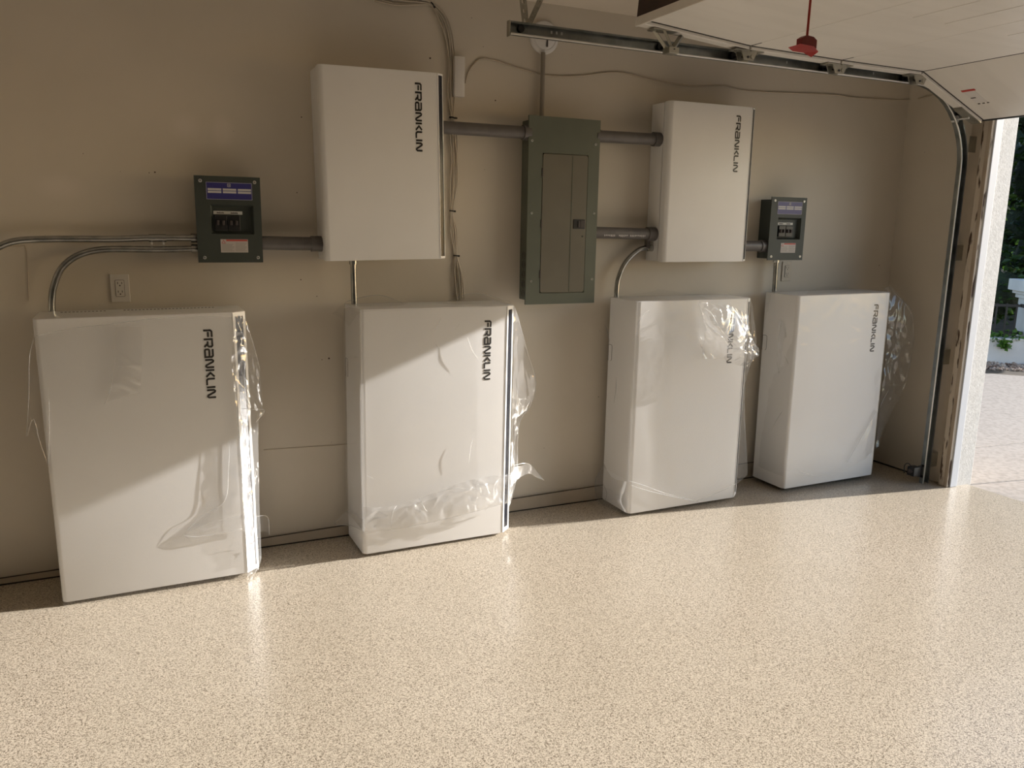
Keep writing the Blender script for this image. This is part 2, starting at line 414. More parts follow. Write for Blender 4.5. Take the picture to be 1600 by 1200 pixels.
# ------------------------------------------------------------------ overhead garage door
door = bpy.data.objects.new('door_1', None); COL.objects.link(door); struct(door)
DY0, DY1 = -0.62, -3.31
nodes = [(3.625, 2.168), (3.105, 2.381), (2.525, 2.383), (1.945, 2.392), (1.345, 2.440)]
for i in range(4):
    (xa, za), (xb, zb) = nodes[i], nodes[i+1]
    L0 = math.hypot(xb-xa, zb-za); a = math.atan2(zb-za, xa-xb)
    T = Matrix.Translation((xa, 0, za)) @ Matrix.Rotation(a, 4, 'Y') @ Matrix.Scale(-1, 4, (1, 0, 0))
    # local: +x runs inward along the section, +z is the outside (upper) face
    b = NB(); box(b, (0.0012, DY1, 0.0), (L0-0.0012, DY0, 0.046), 0.0012, 1)
    b.transform(T); p = obj('door_panel', b, M_DOOR, door)
    # shallow embossed ribs along the panel
    b = NB()
    for k in range(2):
        xx = L0*(0.34+0.32*k)
        box(b, (xx-0.004, DY1+0.3, -0.0012), (xx+0.004, -1.35, 0.001))
    b.transform(T); obj('rib', b, M_DOOR, p)
    b = NB(); box(b, (0.004, DY0+0.004, -0.016), (L0-0.004, DY0+0.062, 0.046), 0.002, 1)
    b.transform(T); obj('end_stile', b, M_DOOR, p)
    b = NB(); box(b, (0.003, DY0-0.001, -0.003), (L0-0.003, DY0+0.0035, 0.02))
    b.transform(T); obj('stile_seam', b, M_DARK, p)
    if i < 3:
        b = NB(); box(b, (L0-0.003, DY1 if i == 0 else DY0-0.07, -0.001), (L0+0.003, DY0, 0.03))
        b.transform(T); obj('section_joint', b, M_DARK, p)
    if i == 3:
        b = NB(); box(b, (L0-0.002, DY1, 0.018), (L0+0.004, DY0+0.06, 0.115)); b.transform(T); obj('end_seal', b, M_BROWN, p)
        b = NB(); box(b, (L0-0.002, DY1, -0.020), (L0+0.010, DY0+0.06, 0.020), 0.003); b.transform(T); obj('end_rail', b, M_DOOR, p)
    if i == 0:
        b = NB(); tube(b, [(-0.012, DY1, 0.02), (-0.012, DY0+0.06, 0.02)], 0.02, 10); b.transform(T); obj('bottom_seal', b, M_BLACK, p)
        b = NB()
        box(b, (0.002, DY0+0.006, -0.020), (0.19, DY0+0.062, -0.014)); box(b, (0.0, DY0+0.062, -0.02), (0.17, DY0+0.066, 0.03))
        b.transform(T); hb = obj('bottom_bracket', b, M_GALVD, p)
        b = NB()
        cyl(b, (0.08, DY0+0.03, -0.024), (0.08, -0.50, -0.024), 0.006, 10); cyl(b, (0.08, -0.515, -0.024), (0.08, -0.495, -0.024), 0.022, 16)
        b.transform(T); obj('roller', b, M_SCREW, hb)
        # product sticker on the bottom section
        b = NB(); box(b, (0.185, -0.755, -0.0015), (0.31, -0.688, 0.0)); b.transform(T); st = obj('sticker', b, mat('pale_sticker', (0.66, 0.62, 0.58), 0.5), p)
        b = NB(); box(b, (0.31, -0.765, -0.0025), (0.325, -0.688, 0.0)); b.transform(T); obj('red_bar', b, M_RED, st)
        b = NB(); box(b, (0.236, -0.722, -0.0025), (0.244, -0.694, 0.0)); b.transform(T); obj('print_line', b, M_INK, st)
        b = NB()
        for yy in (-0.70, -0.727, -0.752): box(b, (0.171, yy-0.006, -0.0025), (0.177, yy+0.006, 0.0))
        b.transform(T); obj('mark', b, M_INK, p)['kind'] = 'stuff'
# hinges with rollers at the section joints along the near edge
TZ_ = 2.362
def hinge(x, z, top=False):
    b = NB()
    y0, y1 = DY0+0.006, DY0+0.060
    if top:
        # triangular top fixture
        box(b, (x-0.10, y0, z-0.006), (x+0.10, y1, z))
        tube(b, [(x-0.07, y1-.01, z), (x+0.015, y1-.01, z-0.085)], 0.010, 4)
        tube(b, [(x+0.085, y1-.01, z), (x+0.025, y1-.01, z-0.085)], 0.012, 4)
        tube(b, [(x-0.04, y0+.01, z), (x+0.015, y0+.01, z-0.085)], 0.008, 4)
        box(b, (x-0.012, y0, z-0.098), (x+0.042, y1, z-0.070), 0.003)
        zz = z-0.082; xx = x+0.015
    else:
        box(b, (x-0.085, y0, z-0.005), (x-0.008, y1, z)); box(b, (x+0.008, y0, z-0.005), (x+0.085, y1, z))
        prism(b, [(x-0.05, z), (x+0.05, z), (x+0.028, z-0.045), (x-0.028, z-0.045)], 'y', y0+0.004, y0+0.009)
        prism(b, [(x-0.05, z), (x+0.05, z), (x+0.028, z-0.045), (x-0.028, z-0.045)], 'y', y1-0.009, y1-0.004)
        cyl(b, (x+0.02, y0, z-0.028), (x+0.02, y1+0.004, z-0.028), 0.011, 12)
        zz = z-0.032; xx = x-0.006
    for sx in (-0.065, 0.065): cyl(b, (x+sx, (y0+y1)/2, z-0.012), (x+sx, (y0+y1)/2, z-0.004), 0.006, 6)
    h = obj('hinge', b, M_GALVD, door)
    b = NB(); cyl(b, (xx, y0, zz), (xx, -0.492, TZ_), 0.0055, 10)
    cyl(b, (xx, -0.514, TZ_), (xx, -0.494, TZ_), 0.0215, 18)
    obj('roller', b, M_BLACK, h)
hinge(1.50, 2.415, True)
for (x, z) in nodes[3:0:-1]: hinge(x, z-0.018)

# ------------------------------------------------------------------ steel door track
TZ = 2.362; YT = -0.50
trk = thing('door_track', 'galvanised steel overhead door track bending down beside the garage opening', 'track', (3.64, YT, 0))
def rel(p, base): return Vector(p)-Vector(base)
# profile: C channel, open to the room (-y); coordinates (across, depth)
path = [(0.745, TZ)] + [(x, TZ) for x in (1.6, 2.4, 3.18)]
R = 0.46
arc = [(3.18+R*math.sin(t), TZ-R+R*math.cos(t)) for t in [i*PI/2/12 for i in range(1, 13)]]
path = path + arc + [(3.64, 1.4), (3.64, 0.7), (3.64, 0.004)]
def sweep_c(bm, path, half, y_web, y_open, th=0.002, lip=0.008):
    # outline of the channel in (n, y): n is the in-plane normal
    pr = [(half, y_open), (half, y_web), (-half, y_web), (-half, y_open), (-half+lip, y_open), (-half+lip, y_open+th*1.5),
          (-half+th, y_open+th*1.5), (-half+th, y_web-th), (half-th, y_web-th), (half-th, y_open+th*1.5), (half-lip, y_open+th*1.5), (half-lip, y_open)]
    rings = []
    for i, (x, z) in enumerate(path):
        if i == 0: t = Vector((path[1][0]-x, path[1][1]-z))
        elif i == len(path)-1: t = Vector((x-path[i-1][0], z-path[i-1][1]))
        else: t = Vector((path[i+1][0]-x, path[i+1][1]-z)).normalized()+Vector((x-path[i-1][0], z-path[i-1][1])).normalized()
        t.normalize(); n = Vector((-t.y, t.x))
        rings.append([bm.verts.new((x+n.x*a-3.64, y-YT, z+n.y*a)) for a, y in pr])
    m = len(pr)
    for i in range(len(rings)-1):
        for k in range(m):
            bm.faces.new((rings[i][k], rings[i][(k+1) % m], rings[i+1][(k+1) % m], rings[i+1][k]))
    bm.faces.new(rings[0]); bm.faces.new(list(reversed(rings[-1])))
b = NB(); sweep_c(b, path, 0.0265, -0.495, -0.522); rail = obj('rail', b, M_GALV, trk, smooth=30)
b = NB()
lp = []
for i, (x, z) in enumerate(path):
    a_ = path[min(i+1, len(path)-1)]; c_ = path[max(i-1, 0)]
    t_ = Vector((a_[0]-c_[0], a_[1]-c_[1])).normalized(); n_ = Vector((-t_.y, t_.x))
    lp.append(Vector((x-n_.x*0.0245-3.64*1.0, -0.5225-YT, z-n_.y*0.0245)))
tube(b, lp, 0.0045, 8); obj('rolled_lip', b, M_LIP, trk, smooth=180)
# punched slots on the rail
b = NB()
for x in (0.95, 0.975, 1.0, 1.50, 1.525, 1.55, 1.575, 2.28, 2.88):
    box(b, (x-0.004-3.64, 0.0015, TZ+0.000), (x+0.004-3.64, 0.0032, TZ+0.012))
obj('punched_hole', b, M_WHITEP, rail)['kind'] = 'stuff'
b = NB(); cyl(b, (0.80-3.64, 0.004, TZ+0.004), (0.80-3.64, -0.008, TZ+0.004), 0.016, 12); obj('bolt', b, M_BLACK, trk)
b = NB(); box(b, (0.738-3.64, -0.022, TZ-0.034), (0.744-3.64, 0.008, TZ+0.03), 0.002); obj('end_plate', b, M_GALVD, trk)
def angle_iron(name, p0, p1, wdir, holes=True, w=0.032):
    """perforated strut from p0 to p1; wdir spans the visible flange"""
    p0, p1 = Vector(p0), Vector(p1); d = (p1-p0); ln = d.length; d.normalize(); wd = Vector(wdir).normalized(); n = d.cross(wd).normalized()
    b = NB()
    Mx = Matrix(((d.x, wd.x, n.x, p0.x), (d.y, wd.y, n.y, p0.y), (d.z, wd.z, n.z, p0.z), (0, 0, 0, 1)))
    step = 0.038; k = int(ln/step)
    x = 0
    # flange built with real holes: two side bars and bridges
    box(b, (0, -w/2, -0.001), (ln, -w/2+0.010, 0.001)); box(b, (0, w/2-0.010, -0.001), (ln, w/2, 0.001))
    for i in range(k+1):
        box(b, (i*step, -w/2+0.01, -0.001), (min(i*step+0.024, ln), w/2-0.01, 0.001))
    box(b, (0, w/2-0.002, -0.001), (ln, w/2, 0.028))
    b.transform(Mx)
    return obj(name, b, M_GALVD, trk)
angle_iron('hanger_strut', (0.83-3.64, 0.007, TZ+0.01), (0.79-3.64, 0.007, HC), (1, 0, 0))
angle_iron('hanger_strut', (0.84-3.64, 0.010, TZ+0.02), (0.99-3.64, 0.10, HC), (0.9, 0.3, 0))
# wall brackets of the vertical rail
for (uu, vv) in ((1514, 226), (1496, 395), (1477, 557), (1456, 717)):
    z = at(uu, vv, -0.5).z
    b = NB()
    box(b, (0.022, -0.02, z-0.045), (0.10, -0.017, z+0.045), 0.001); box(b, (0.098, -0.06, z-0.045), (0.101, -0.018, z+0.045))
    obj('bracket', b, M_GALVD, trk)
# photo eye
pe = thing('photo_eye_sensor', 'small black safety sensor clamped low on the door track', 'sensor', (3.60, -0.50, 0.09))
b = NB(); box(b, (-0.075, -0.022, -0.032), (-0.015, 0.03, 0.026), 0.005); bo = obj('housing', b, M_BLACK, pe, smooth=40)
b = NB(); cyl(b, (-0.075, 0.004, 0.0), (-0.085, 0.004, 0.0), 0.014, 14); obj('lens', b, M_INK, pe)
b = NB(); box(b, (-0.02, -0.006, -0.045), (0.02, -0.002, 0.03)); box(b, (0.012, -0.020, -0.05), (0.020, 0.0, -0.035)); box(b, (0.012, -0.020, 0.02), (0.022, 0.0, 0.034)); obj('clamp', b, M_BLACK, pe)
b = NB(); tube(b, smooth_path([(-0.06, 0.01, 0.024), (-0.085, 0.02, 0.045), (-0.10, 0.03, 0.03), (-0.09, 0.035, -0.02)]), 0.003, 6); obj('lead', b, M_BLACK, pe)

# ------------------------------------------------------------------ opener rail, red cord
hr = at(1261, 58, -1.96)
opn = thing('opener_rail', 'steel opener rail over the garage, just above the frame', 'rail', (hr.x, -1.96, 2.50))
b = NB(); box(b, (-1.6, -0.02, 0), (2.6, 0.02, 0.04)); obj('rail', b, M_GALV, opn)
b = NB(); box(b, (-0.06, -0.03, -0.035), (0.06, 0.03, 0.0), 0.004); obj('trolley', b, M_GALVD, opn)
b = NB(); box(b, (-1.58, -0.01, 0.04), (-1.54, 0.01, 0.12)); obj('hanger', b, M_GALVD, opn)
b = NB(); box(b, (2.55, -0.01, 0.04), (2.59, 0.01, 0.12)); obj('hanger', b, M_GALVD, opn)
rc = thing('release_handle', 'red emergency release cord with red handle and tag hanging under the raised door', 'release cord', (hr.x, -1.96, hr.z))
b = NB(); tube(b, smooth_path([(0, 0, 0.0), (0.0015, 0.0, 0.15), (-0.001, 0, 0.30), (0, 0, 2.47-hr.z)]), 0.0035, 8); obj('cord', b, M_ROPE, rc, smooth=180)
b = NB(); prism(b, [(-0.026, -0.028), (0.027, -0.03), (0.027, -0.008), (0.014, 0.0), (-0.012, 0.002), (-0.026, -0.006)], 'y', -0.012, 0.012); obj('handle', b, M_DRED, rc)
b = NB()
v = [b.verts.new(p) for p in ((-0.072, -0.006, -0.036), (-0.05, -0.03, -0.028), (0.0, -0.03, -0.030), (0.028, -0.02, -0.040), (0.022, 0.0, -0.052), (-0.005, 0.004, -0.042), (-0.04, 0.01, -0.040))]
b.faces.new(v); bmesh.ops.solidify(b, geom=b.faces[:], thickness=0.003); obj('tag', b, M_REDP, rc)

# ------------------------------------------------------------------ lettering
GL = {
 'F': (0.84, [[(0.08, 0), (0.08, .80), (.22, .95), (.84, .95)], [(.26, .52), (.84, .52)]]),
 'R': (0.98, [[(.08, 0), (.08, .95), (.80, .95), (.92, .85), (.92, .55), (.80, .42), (.30, .42)], [(.55, .42), (.95, .03)]]),
 'a': (1.02, [[(.05, .95), (.80, .95), (.94, .82), (.94, .05), (.18, .05), (.07, .15), (.07, .44), (.18, .54), (.94, .54)]]),
 'N': (1.02, [[(.08, 0), (.08, .80), (.20, .94), (.32, .90), (.70, .10), (.82, .06), (.94, .20), (.94, 1)]]),
 'K': (0.82, [[(.08, 0), (.08, 1)], [(.84, .98), (.38, .52), (.84, .02)]]),
 'L': (0.80, [[(.08, 1), (.08, .22), (.22, .06), (.80, .06)]]),
 'I': (0.16, [[(.08, 0), (.08, 1)]]),
}
def stroke(bm, pts, w, T, th):
    P = [Vector(p) for p in pts]
    Ls, Rs = [], []
    for i, p in enumerate(P):
        if i == 0: t = (P[1]-P[0]).normalized(); s = 1
        elif i == len(P)-1: t = (P[-1]-P[-2]).normalized(); s = 1
        else:
            a = (P[i]-P[i-1]).normalized(); c = (P[i+1]-P[i]).normalized(); t = (a+c).normalized(); s = 1/max(0.5, t.dot(a))
        n = Vector((-t.y, t.x))*w/2*s
        Ls.append(p+n); Rs.append(p-n)
    top = lambda q, h: bm.verts.new(T(q.x, q.y, h))
    for i in range(len(P)-1):
        q = [Ls[i], Ls[i+1], Rs[i+1], Rs[i]]
        a = [top(k, 0) for k in q]; c = [top(k, th) for k in q]
        bm.faces.new(a); bm.faces.new(list(reversed(c)))
        for j in range(4): bm.faces.new((a[j], c[j], c[(j+1) % 4], a[(j+1) % 4]))
def lettering(parent, x, ztop, y, h=0.0335, length=0.286):
    word = 'FRaNKLIN'
    tot = sum(GL[c][0] for c in word); gap = 0.17
    unit = length/(tot+gap*7)
    b = NB(); a = 0
    for c in word:
        w, sts = GL[c]
        for s in sts:
            stroke(b, s, 0.215, lambda p, q, hh, a=a: (x+q*h, y-hh, ztop-(a+p)*unit), 0.0012)
        a += w+gap
    return obj('lettering', b, M_LET, parent)

# ------------------------------------------------------------------ battery cabinets
BW, BD, BH, CX, CY = 0.7701, 0.2683, 1.15, 0.0552, 0.0449
def cab_outline(w, d, cx, cy, r=0.018, inset=0.0, n=5, yb=None):
    yb = d if yb is None else yb
    pts = [(inset, yb)]
    for i in range(n+1):
        a = PI+PI/2*i/n
        pts.append((inset+r+r*math.cos(a), inset+r+r*math.sin(a)))
    pts += [(w-cx, inset), (w-inset, cy), (w-inset, yb)]
    return pts
def cabinet_body(name, w, d0, d1, h, cx, cy, r, parent, z0=0.0, m=None, full=True):
    b = NB()
    if full:
        poly = cab_outline(w, d1, cx, cy, r)
    else:
        poly = [(0.0005, d0), (w-0.0005, d0), (w-0.0005, d1), (0.0005, d1)]
    v0, v1, fs = prism(b, poly, 'z', z0, z0+h)
    caps = [fs[0], fs[1]]
    es = set(e for f in caps for e in f.edges)
    bmesh.ops.bevel(b, geom=list(es), offset=0.004, segments=2, affect='EDGES', profile=0.5)
    return obj(name, b, m or M_CAB, parent, smooth=25)
def corner_strip(parent, w, h, cx, cy, z0, mz0, mz1, frac):
    """white frame with a recessed dark bar on the slanted corner"""
    a = Vector((w-cx, 0.0, 0)); c = Vector((w, cy, 0)); t = (c-a); ln = t.length; t.normalize(); n = Vector((t.y, -t.x, 0))
    Tm = Matrix(((t.x, n.x, 0, a.x), (t.y, n.y, 0, a.y), (0, 0, 1, 0), (0, 0, 0, 1)))
    mg = ln*(1-frac)/2
    b = NB()
    for q in (((0.001, -0.001, z0+0.003), (mg, 0.0035, z0+h-0.003)), ((ln-mg, -0.001, z0+0.003), (ln-0.001, 0.0035, z0+h-0.003)),
              ((mg, -0.001, z0+0.003), (ln-mg, 0.0035, z0+mz0)), ((mg, -0.001, z0+h-mz1), (ln-mg, 0.0035, z0+h-0.003))):
        box(b, q[0], q[1])
    b.transform(Tm); fr = obj('corner_frame', b, M_FRAME, parent)
    b = NB(); box(b, (mg, -0.001, z0+mz0), (ln-mg, 0.0008, z0+h-mz1)); b.transform(Tm); obj('dark_strip', b, M_BLACKG, parent)

def battery(x, y, z, rz, ty, label, slots=False):
    t = thing('battery_cabinet', label, 'battery cabinet', (x, y, 0.0), (0, ty, rz), 'white battery cabinets on the floor')
    cabinet_body('body', BW, 0, BD, BH, CX, CY, 0.018, t, z)
    corner_strip(t, BW, BH, CX, CY, z, 0.022, 0.020, 0.60)
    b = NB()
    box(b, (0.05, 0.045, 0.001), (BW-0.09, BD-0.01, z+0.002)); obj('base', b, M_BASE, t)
    for zz in (0.30, 0.95):
        b = NB(); box(b, (0.05, BD, zz), (BW-0.05, BD+0.045, zz+0.06)); obj('wall_bracket', b, M_GALVD, t)
    lettering(t, 0.600, z+1.082, -0.0003)
    # grip recess outline on the left side
    b = NB()
    loop = rrect(BD-0.036, z+0.805, BD+0.006, z+0.892, 0.010)
    tube(b, [(-0.0006, p[0], p[1]) for p in loop if p[0] < BD+0.001], 0.0012, 5)
    obj('grip_recess', b, M_INK, t)
    if slots:
        b = NB()
        for (xa, xb) in ((0.08, 0.25), (0.31, 0.67)):
            k = int((xb-xa)/0.014)
            for i in range(k):
                xx = xa+i*(xb-xa)/k
                box(b, (xx, BD-0.060, z+BH-0.001), (xx+0.008, BD-0.045, z+BH+0.0006))
        s = obj('vent_slot', b, M_INK, t); s['kind'] = 'stuff'
    return t
yb0 = -(0.0574+BD)
B1 = battery(-1.1152, yb0-0.0074, 0.0154, -0.0022, -0.0093, 'large white battery cabinet under the left breaker box, leftmost of the four on the floor', True)
B2 = battery(0.1243, yb0+0.0061, 0.0172, 0.0210, 0.0060, 'white battery cabinet whose torn plastic is gathered in a band near its foot')
B3 = battery(1.5794, yb0+0.0014, 0.0176, 0.0054, -0.0004, 'white battery cabinet right of the grey panel with sunlight only on its left edge')
B4 = battery(2.6663, yb0-0.0008, 0.0252, -0.0007, -0.0067, 'white battery cabinet nearest the garage opening, standing fully in shade')

# ------------------------------------------------------------------ wall control cabinets
GW, GH, GD = 0.566, 0.833, 0.1774
def gateway(x, y, z, ty, label):
    t = thing('control_cabinet', label, 'control cabinet', (x, y, z), (0, ty, 0), 'white control cabinets high on the wall')
    d = -y
    cabinet_body('front_cover', GW, 0, 0.054, GH, 0.0301, 0.0187, 0.022, t)
    b = NB(); box(b, (0.001, 0.0635, 0.003), (GW-0.001, d-0.001, GH-0.003), 0.003); obj('back_case', b, M_CAB, t)
    b = NB(); box(b, (0.008, 0.053, 0.008), (GW-0.008, 0.065, GH-0.008)); obj('seam', b, M_DARK, t)
    corner_strip(t, GW, GH, 0.0301, 0.0187, 0.0, 0.012, 0.010, 0.80)
    lettering(t, 0.429, 0.783, -0.0003, 0.0295, 0.296)
    return t
G1 = gateway(0.0172, -(GD+0.0021), 1.3704, -0.0182, 'larger looking white wall cabinet left of the grey panel with a blue-black edge strip')
G2 = gateway(1.8264, -(GD-0.0023), 1.3597, -0.0051, 'white wall cabinet right of the grey panel, half its lettering faded by glare')

# ------------------------------------------------------------------ grey breaker panel
PX0, PX1, PZ0, PZ1, PY = 1.0375, 1.4415, 1.145, 2.072, -0.100
pn = thing('breaker_cabinet', 'tall grey-green breaker panel with a hinged door between the two white wall cabinets', 'breaker panel', (PX0, 0, PZ0))
def PL(x, z): return (x-PX0, z-PZ0)
b = NB(); box(b, (0.016, PY+0.001, 0.020), (PX1-PX0-0.016, -0.001, PZ1-PZ0-0.018), 0.002); obj('box', b, M_PANEL, pn)
b = NB()
pw, ph = PX1-PX0, PZ1-PZ0
dx0, dx1, dz0, dz1 = 0.078, 0.340, 0.056, 0.752
# cover made as a frame around the door recess
box(b, (0, PY-0.012, 0), (dx0, PY, ph)); box(b, (dx1, PY-0.012, 0), (pw, PY, ph))
box(b, (dx0, PY-0.012, 0), (dx1, PY, dz0)); box(b, (dx0, PY-0.012, dz1), (dx1, PY, ph))
bmesh.ops.remove_doubles(b, verts=b.verts, dist=1e-5)
cv = obj('cover', b, M_PANEL, pn)
b = NB(); box(b, (dx0, PY-0.004, dz0), (dx1, PY, dz1)); obj('door_gap', b, M_DARK, cv)
dr = NB(); prism(dr, rrect(dx0+0.003, dz0+0.003, dx1-0.003, dz1-0.003, 0.012), 'y', PY-0.0135, PY-0.002)
dr = obj('door', dr, M_PDOOR, pn)
b = NB(); box(b, (0.247, PY-0.0150, dz0+0.006), (0.2505, PY-0.0128, dz1-0.006)); obj('fold_line', b, M_PANEL, dr)
b = NB(); box(b, (0.262, PY-0.0165, 0.384), (0.331, PY-0.012, 0.432), 0.002); la = obj('latch', b, M_BLACK, dr)
b = NB(); box(b, (0.288, PY-0.021, 0.392), (0.300, PY-0.016, 0.424), 0.001); box(b, (0.303, PY-0.018, 0.390), (0.326, PY-0.016, 0.426), 0.001); obj('slide', b, M_INK, la)
b = NB(); cyl(b, (0.318, PY-0.013, 0.346), (0.318, PY-0.015, 0.346), 0.005, 10); obj('rivet', b, M_DISC, dr)
for z in (1.804, 1.552, 1.299):
    b = NB(); box(b, (dx0-0.003, PY-0.016, z-PZ0-0.020), (dx0+0.004, PY-0.0115, z-PZ0+0.020), 0.001); obj('hinge', b, M_INK, dr)
def screw(par, x, y, z, r=0.0075):
    b = NB(); cyl(b, (x, y, z), (x, y-0.004, z), r, 12, r*0.75); s = obj('screw', b, M_SCREW, par)
    b = NB(); box(b, (x-r*0.62, y-0.0046, z-r*0.14), (x+r*0.62, y-0.0036, z+r*0.14)); box(b, (x-r*0.14, y-0.0046, z-r*0.62), (x+r*0.14, y-0.0036, z+r*0.62)); obj('slot', b, M_INK, s)
for (x, z) in ((1.056, 1.952), (1.417, 1.953), (1.062, 1.603), (1.420, 1.610), (1.066, 1.264), (1.423, 1.270)):
    screw(pn, x-PX0, PY-0.012, z-PZ0, 0.0065)
b = NB()
for z in (0.05, 0.10, 0.15, 0.20, 0.245):
    ring = [(0.0148, -0.05+0.018*math.cos(a), z+0.018*math.sin(a)) for a in [i*2*PI/14 for i in range(15)]]
    tube(b, ring, 0.0012, 4)
    ring = [(0.0148, -0.05+0.010*math.cos(a), z+0.010*math.sin(a)) for a in [i*2*PI/10 for i in range(11)]]
    tube(b, ring, 0.001, 4)
obj('knockout', b, M_INK, pn)['kind'] = 'stuff'

# ------------------------------------------------------------------ small dark breaker boxes
def discbox(x, z, yf, label, bx0, bx1, shift):
    """bx0,bx1: box behind the cover; cover 0.266 x 0.361"""
    t = thing('breaker_box', label, 'breaker box', (x, 0, z), (0, 0.0, 0), 'small dark breaker boxes')
    w, h = 0.266, 0.361
    b = NB(); zb_, zt_ = 0.008, h-0.014
    box(b, (bx0, yf+0.003, zb_), (bx0+0.003, -0.001, zt_)); box(b, (bx1-0.003, yf+0.003, zb_), (bx1, -0.001, zt_))
    box(b, (bx0+0.003, yf+0.003, zb_), (bx1-0.003, -0.001, zb_+0.003)); box(b, (bx0+0.003, yf+0.003, zt_-0.003), (bx1-0.003, -0.001, zt_))
    box(b, (bx0+0.003, yf+0.030, zb_+0.003), (bx1-0.003, -0.001, zt_-0.003)); bmesh.ops.remove_doubles(b, verts=b.verts, dist=1e-5); obj('box', b, M_DISC, t)
    rx0, rx1, rz0, rz1 = 0.058, 0.234, 0.120, 0.244
    def sh(p): return p
    b = NB()
    box(b, (0, yf-0.003, 0), (rx0, yf+0.003, h)); box(b, (rx1, yf-0.003, 0), (w, yf+0.003, h))
    box(b, (rx0, yf-0.003, 0), (rx1, yf+0.003, rz0)); box(b, (rx0, yf-0.003, rz1), (rx1, yf+0.003, h))
    bmesh.ops.remove_doubles(b, verts=b.verts, dist=1e-5)
    cvv = obj('cover', b, M_DISC, t)
    # recess tray
    b = NB()
    i0, i1, j0, j1, dd = rx0+0.010, rx1-0.010, rz0+0.010, rz1-0.010, yf+0.020
    o_ = [(rx0, yf, rz0), (rx1, yf, rz0), (rx1, yf, rz1), (rx0, yf, rz1)]; i_ = [(i0, dd, j0), (i1, dd, j0), (i1, dd, j1), (i0, dd, j1)]
    vo = [b.verts.new(p) for p in o_]; vi = [b.verts.new(p) for p in i_]
    for k in range(4): b.faces.new((vo[k], vo[(k+1) % 4], vi[(k+1) % 4], vi[k]))
    b.faces.new(vi); obj('recess_tray', b, M_DISC, t)
    for k in range(2):
        b = NB(); box(b, (0.074+k*0.053, yf+0.002, 0.136), (0.125+k*0.053, yf+0.021, 0.198), 0.002); br = obj('breaker', b, M_BLACK, t)
        for q in range(2):
            b = NB(); box(b, (0.081+k*0.053+q*0.022, yf-0.008, 0.158), (0.092+k*0.053+q*0.022, yf+0.003, 0.178), 0.002); obj('toggle', b, M_INK, br)
    b = NB(); box(b, (0.072, yf+0.0175, 0.203), (0.190, yf+0.0205, 0.217)); lb = obj('label_strip', b, M_LBL, t)
    b = NB()
    for xs in (0.086, 0.142):
        for k in range(6): box(b, (xs+k*0.005, yf+0.0168, 0.207), (xs+k*0.005+0.0035, yf+0.0178, 0.213-0.001*(k % 2)))
    obj('print', b, M_INK, lb)['kind'] = 'stuff'
    # blue instruction plate
    b = NB(); prism(b, rrect(0.045, 0.264, 0.232, 0.336, 0.003), 'y', yf-0.0042, yf-0.002); bl = obj('blue_plate', b, M_BLUE, t)
    b = NB()
    for k in range(3):
        box(b, (0.052+k*0.0605, yf-0.0048, 0.291), (0.106+k*0.0605, yf-0.004, 0.2995)); box(b, (0.052+k*0.0605, yf-0.0048, 0.302), (0.106+k*0.0605, yf-0.004, 0.3105))
    for (x0, x1, z0, z1) in ((0.046, 0.231, 0.2648, 0.2660), (0.046, 0.231, 0.3340, 0.3352), (0.046, 0.0472, 0.265, 0.335), (0.2298, 0.231, 0.265, 0.335)): box(b, (x0, yf-0.0048, z0), (x1, yf-0.004, z1))
    obj('plate_print', b, M_PALE, bl)['kind'] = 'stuff'
    b = NB(); stroke(b, [(0.132, 0.318), (0.132, 0.330), (0.143, 0.330), (0.143, 0.318), (0.132, 0.318)], 0.0018, lambda p, q, hh: (p, yf-0.004-hh, q), 0.0008)
    stroke(b, [(0.139, 0.326), (0.136, 0.326), (0.136, 0.324), (0.140, 0.324), (0.140, 0.321), (0.135, 0.321)], 0.0012, lambda p, q, hh: (p, yf-0.004-hh, q), 0.0008)
    obj('emblem', b, M_PALE, bl)
    # warning sticker
    b = NB(); box(b, (0.093, yf-0.0042, 0.043), (0.205, yf-0.003, 0.099)); wl = obj('warning_sticker', b, mat('sticker_white', (0.48, 0.45, 0.43), 0.5), t)
    b = NB(); box(b, (0.116, yf-0.0048, 0.091), (0.203, yf-0.004, 0.0975)); stroke(b, [(0.098, 0.082), (0.105, 0.095), (0.112, 0.082), (0.098, 0.082)], 0.0018, lambda p, q, hh: (p, yf-0.004-hh, q), 0.0008); obj('red_print', b, M_RED, wl)
    b = NB()
    for c in range(2):
        for k in range(7):
            if c == 0 and k < 1: continue
            box(b, (0.098+c*0.055, yf-0.0048, 0.082-k*0.0055), (0.148+c*0.052-0.004*(k % 3), yf-0.004, 0.0835-k*0.0055))
    obj('text_lines', b, mat('grey_ink', (0.22, 0.2, 0.19), 0.6), wl)
    for (sx, sz) in ((0.024, 0.340), (0.243, 0.340), (0.026, 0.021), (0.245, 0.021)): screw(t, sx, yf-0.003, sz)
    return t
DL = discbox(-0.514, 1.3635, -0.120, 'small dark breaker box with blue plate at the left, wired to the left wall cabinet', 0.012, 0.254, 0)
DR = discbox(2.5885, 1.3665, -0.122, 'small dark breaker box with blue plate at the right, near the room corner', 0.030, 0.255, 0)

# ------------------------------------------------------------------ conduits
def conduit(name, pts, r, m, label, cat='conduit', group=None, sm=True, y=None, extra=(), seg=16):
    P = smooth_path(pts, 8) if sm else [Vector(p) for p in pts]
    base = Vector(P[0])
    t = thing(name, label, cat, tuple(base), group=group)
    b = NB(); tube(b, [p-base for p in P], r, seg); obj('pipe', b, m, t, smooth=40)
    for (nm, a, c, rr, mm) in extra:
        b = NB(); cyl(b, Vector(a)-base, Vector(c)-base, rr, seg); obj(nm, b, mm, t, smooth=40)
    return t
y5 = -0.06
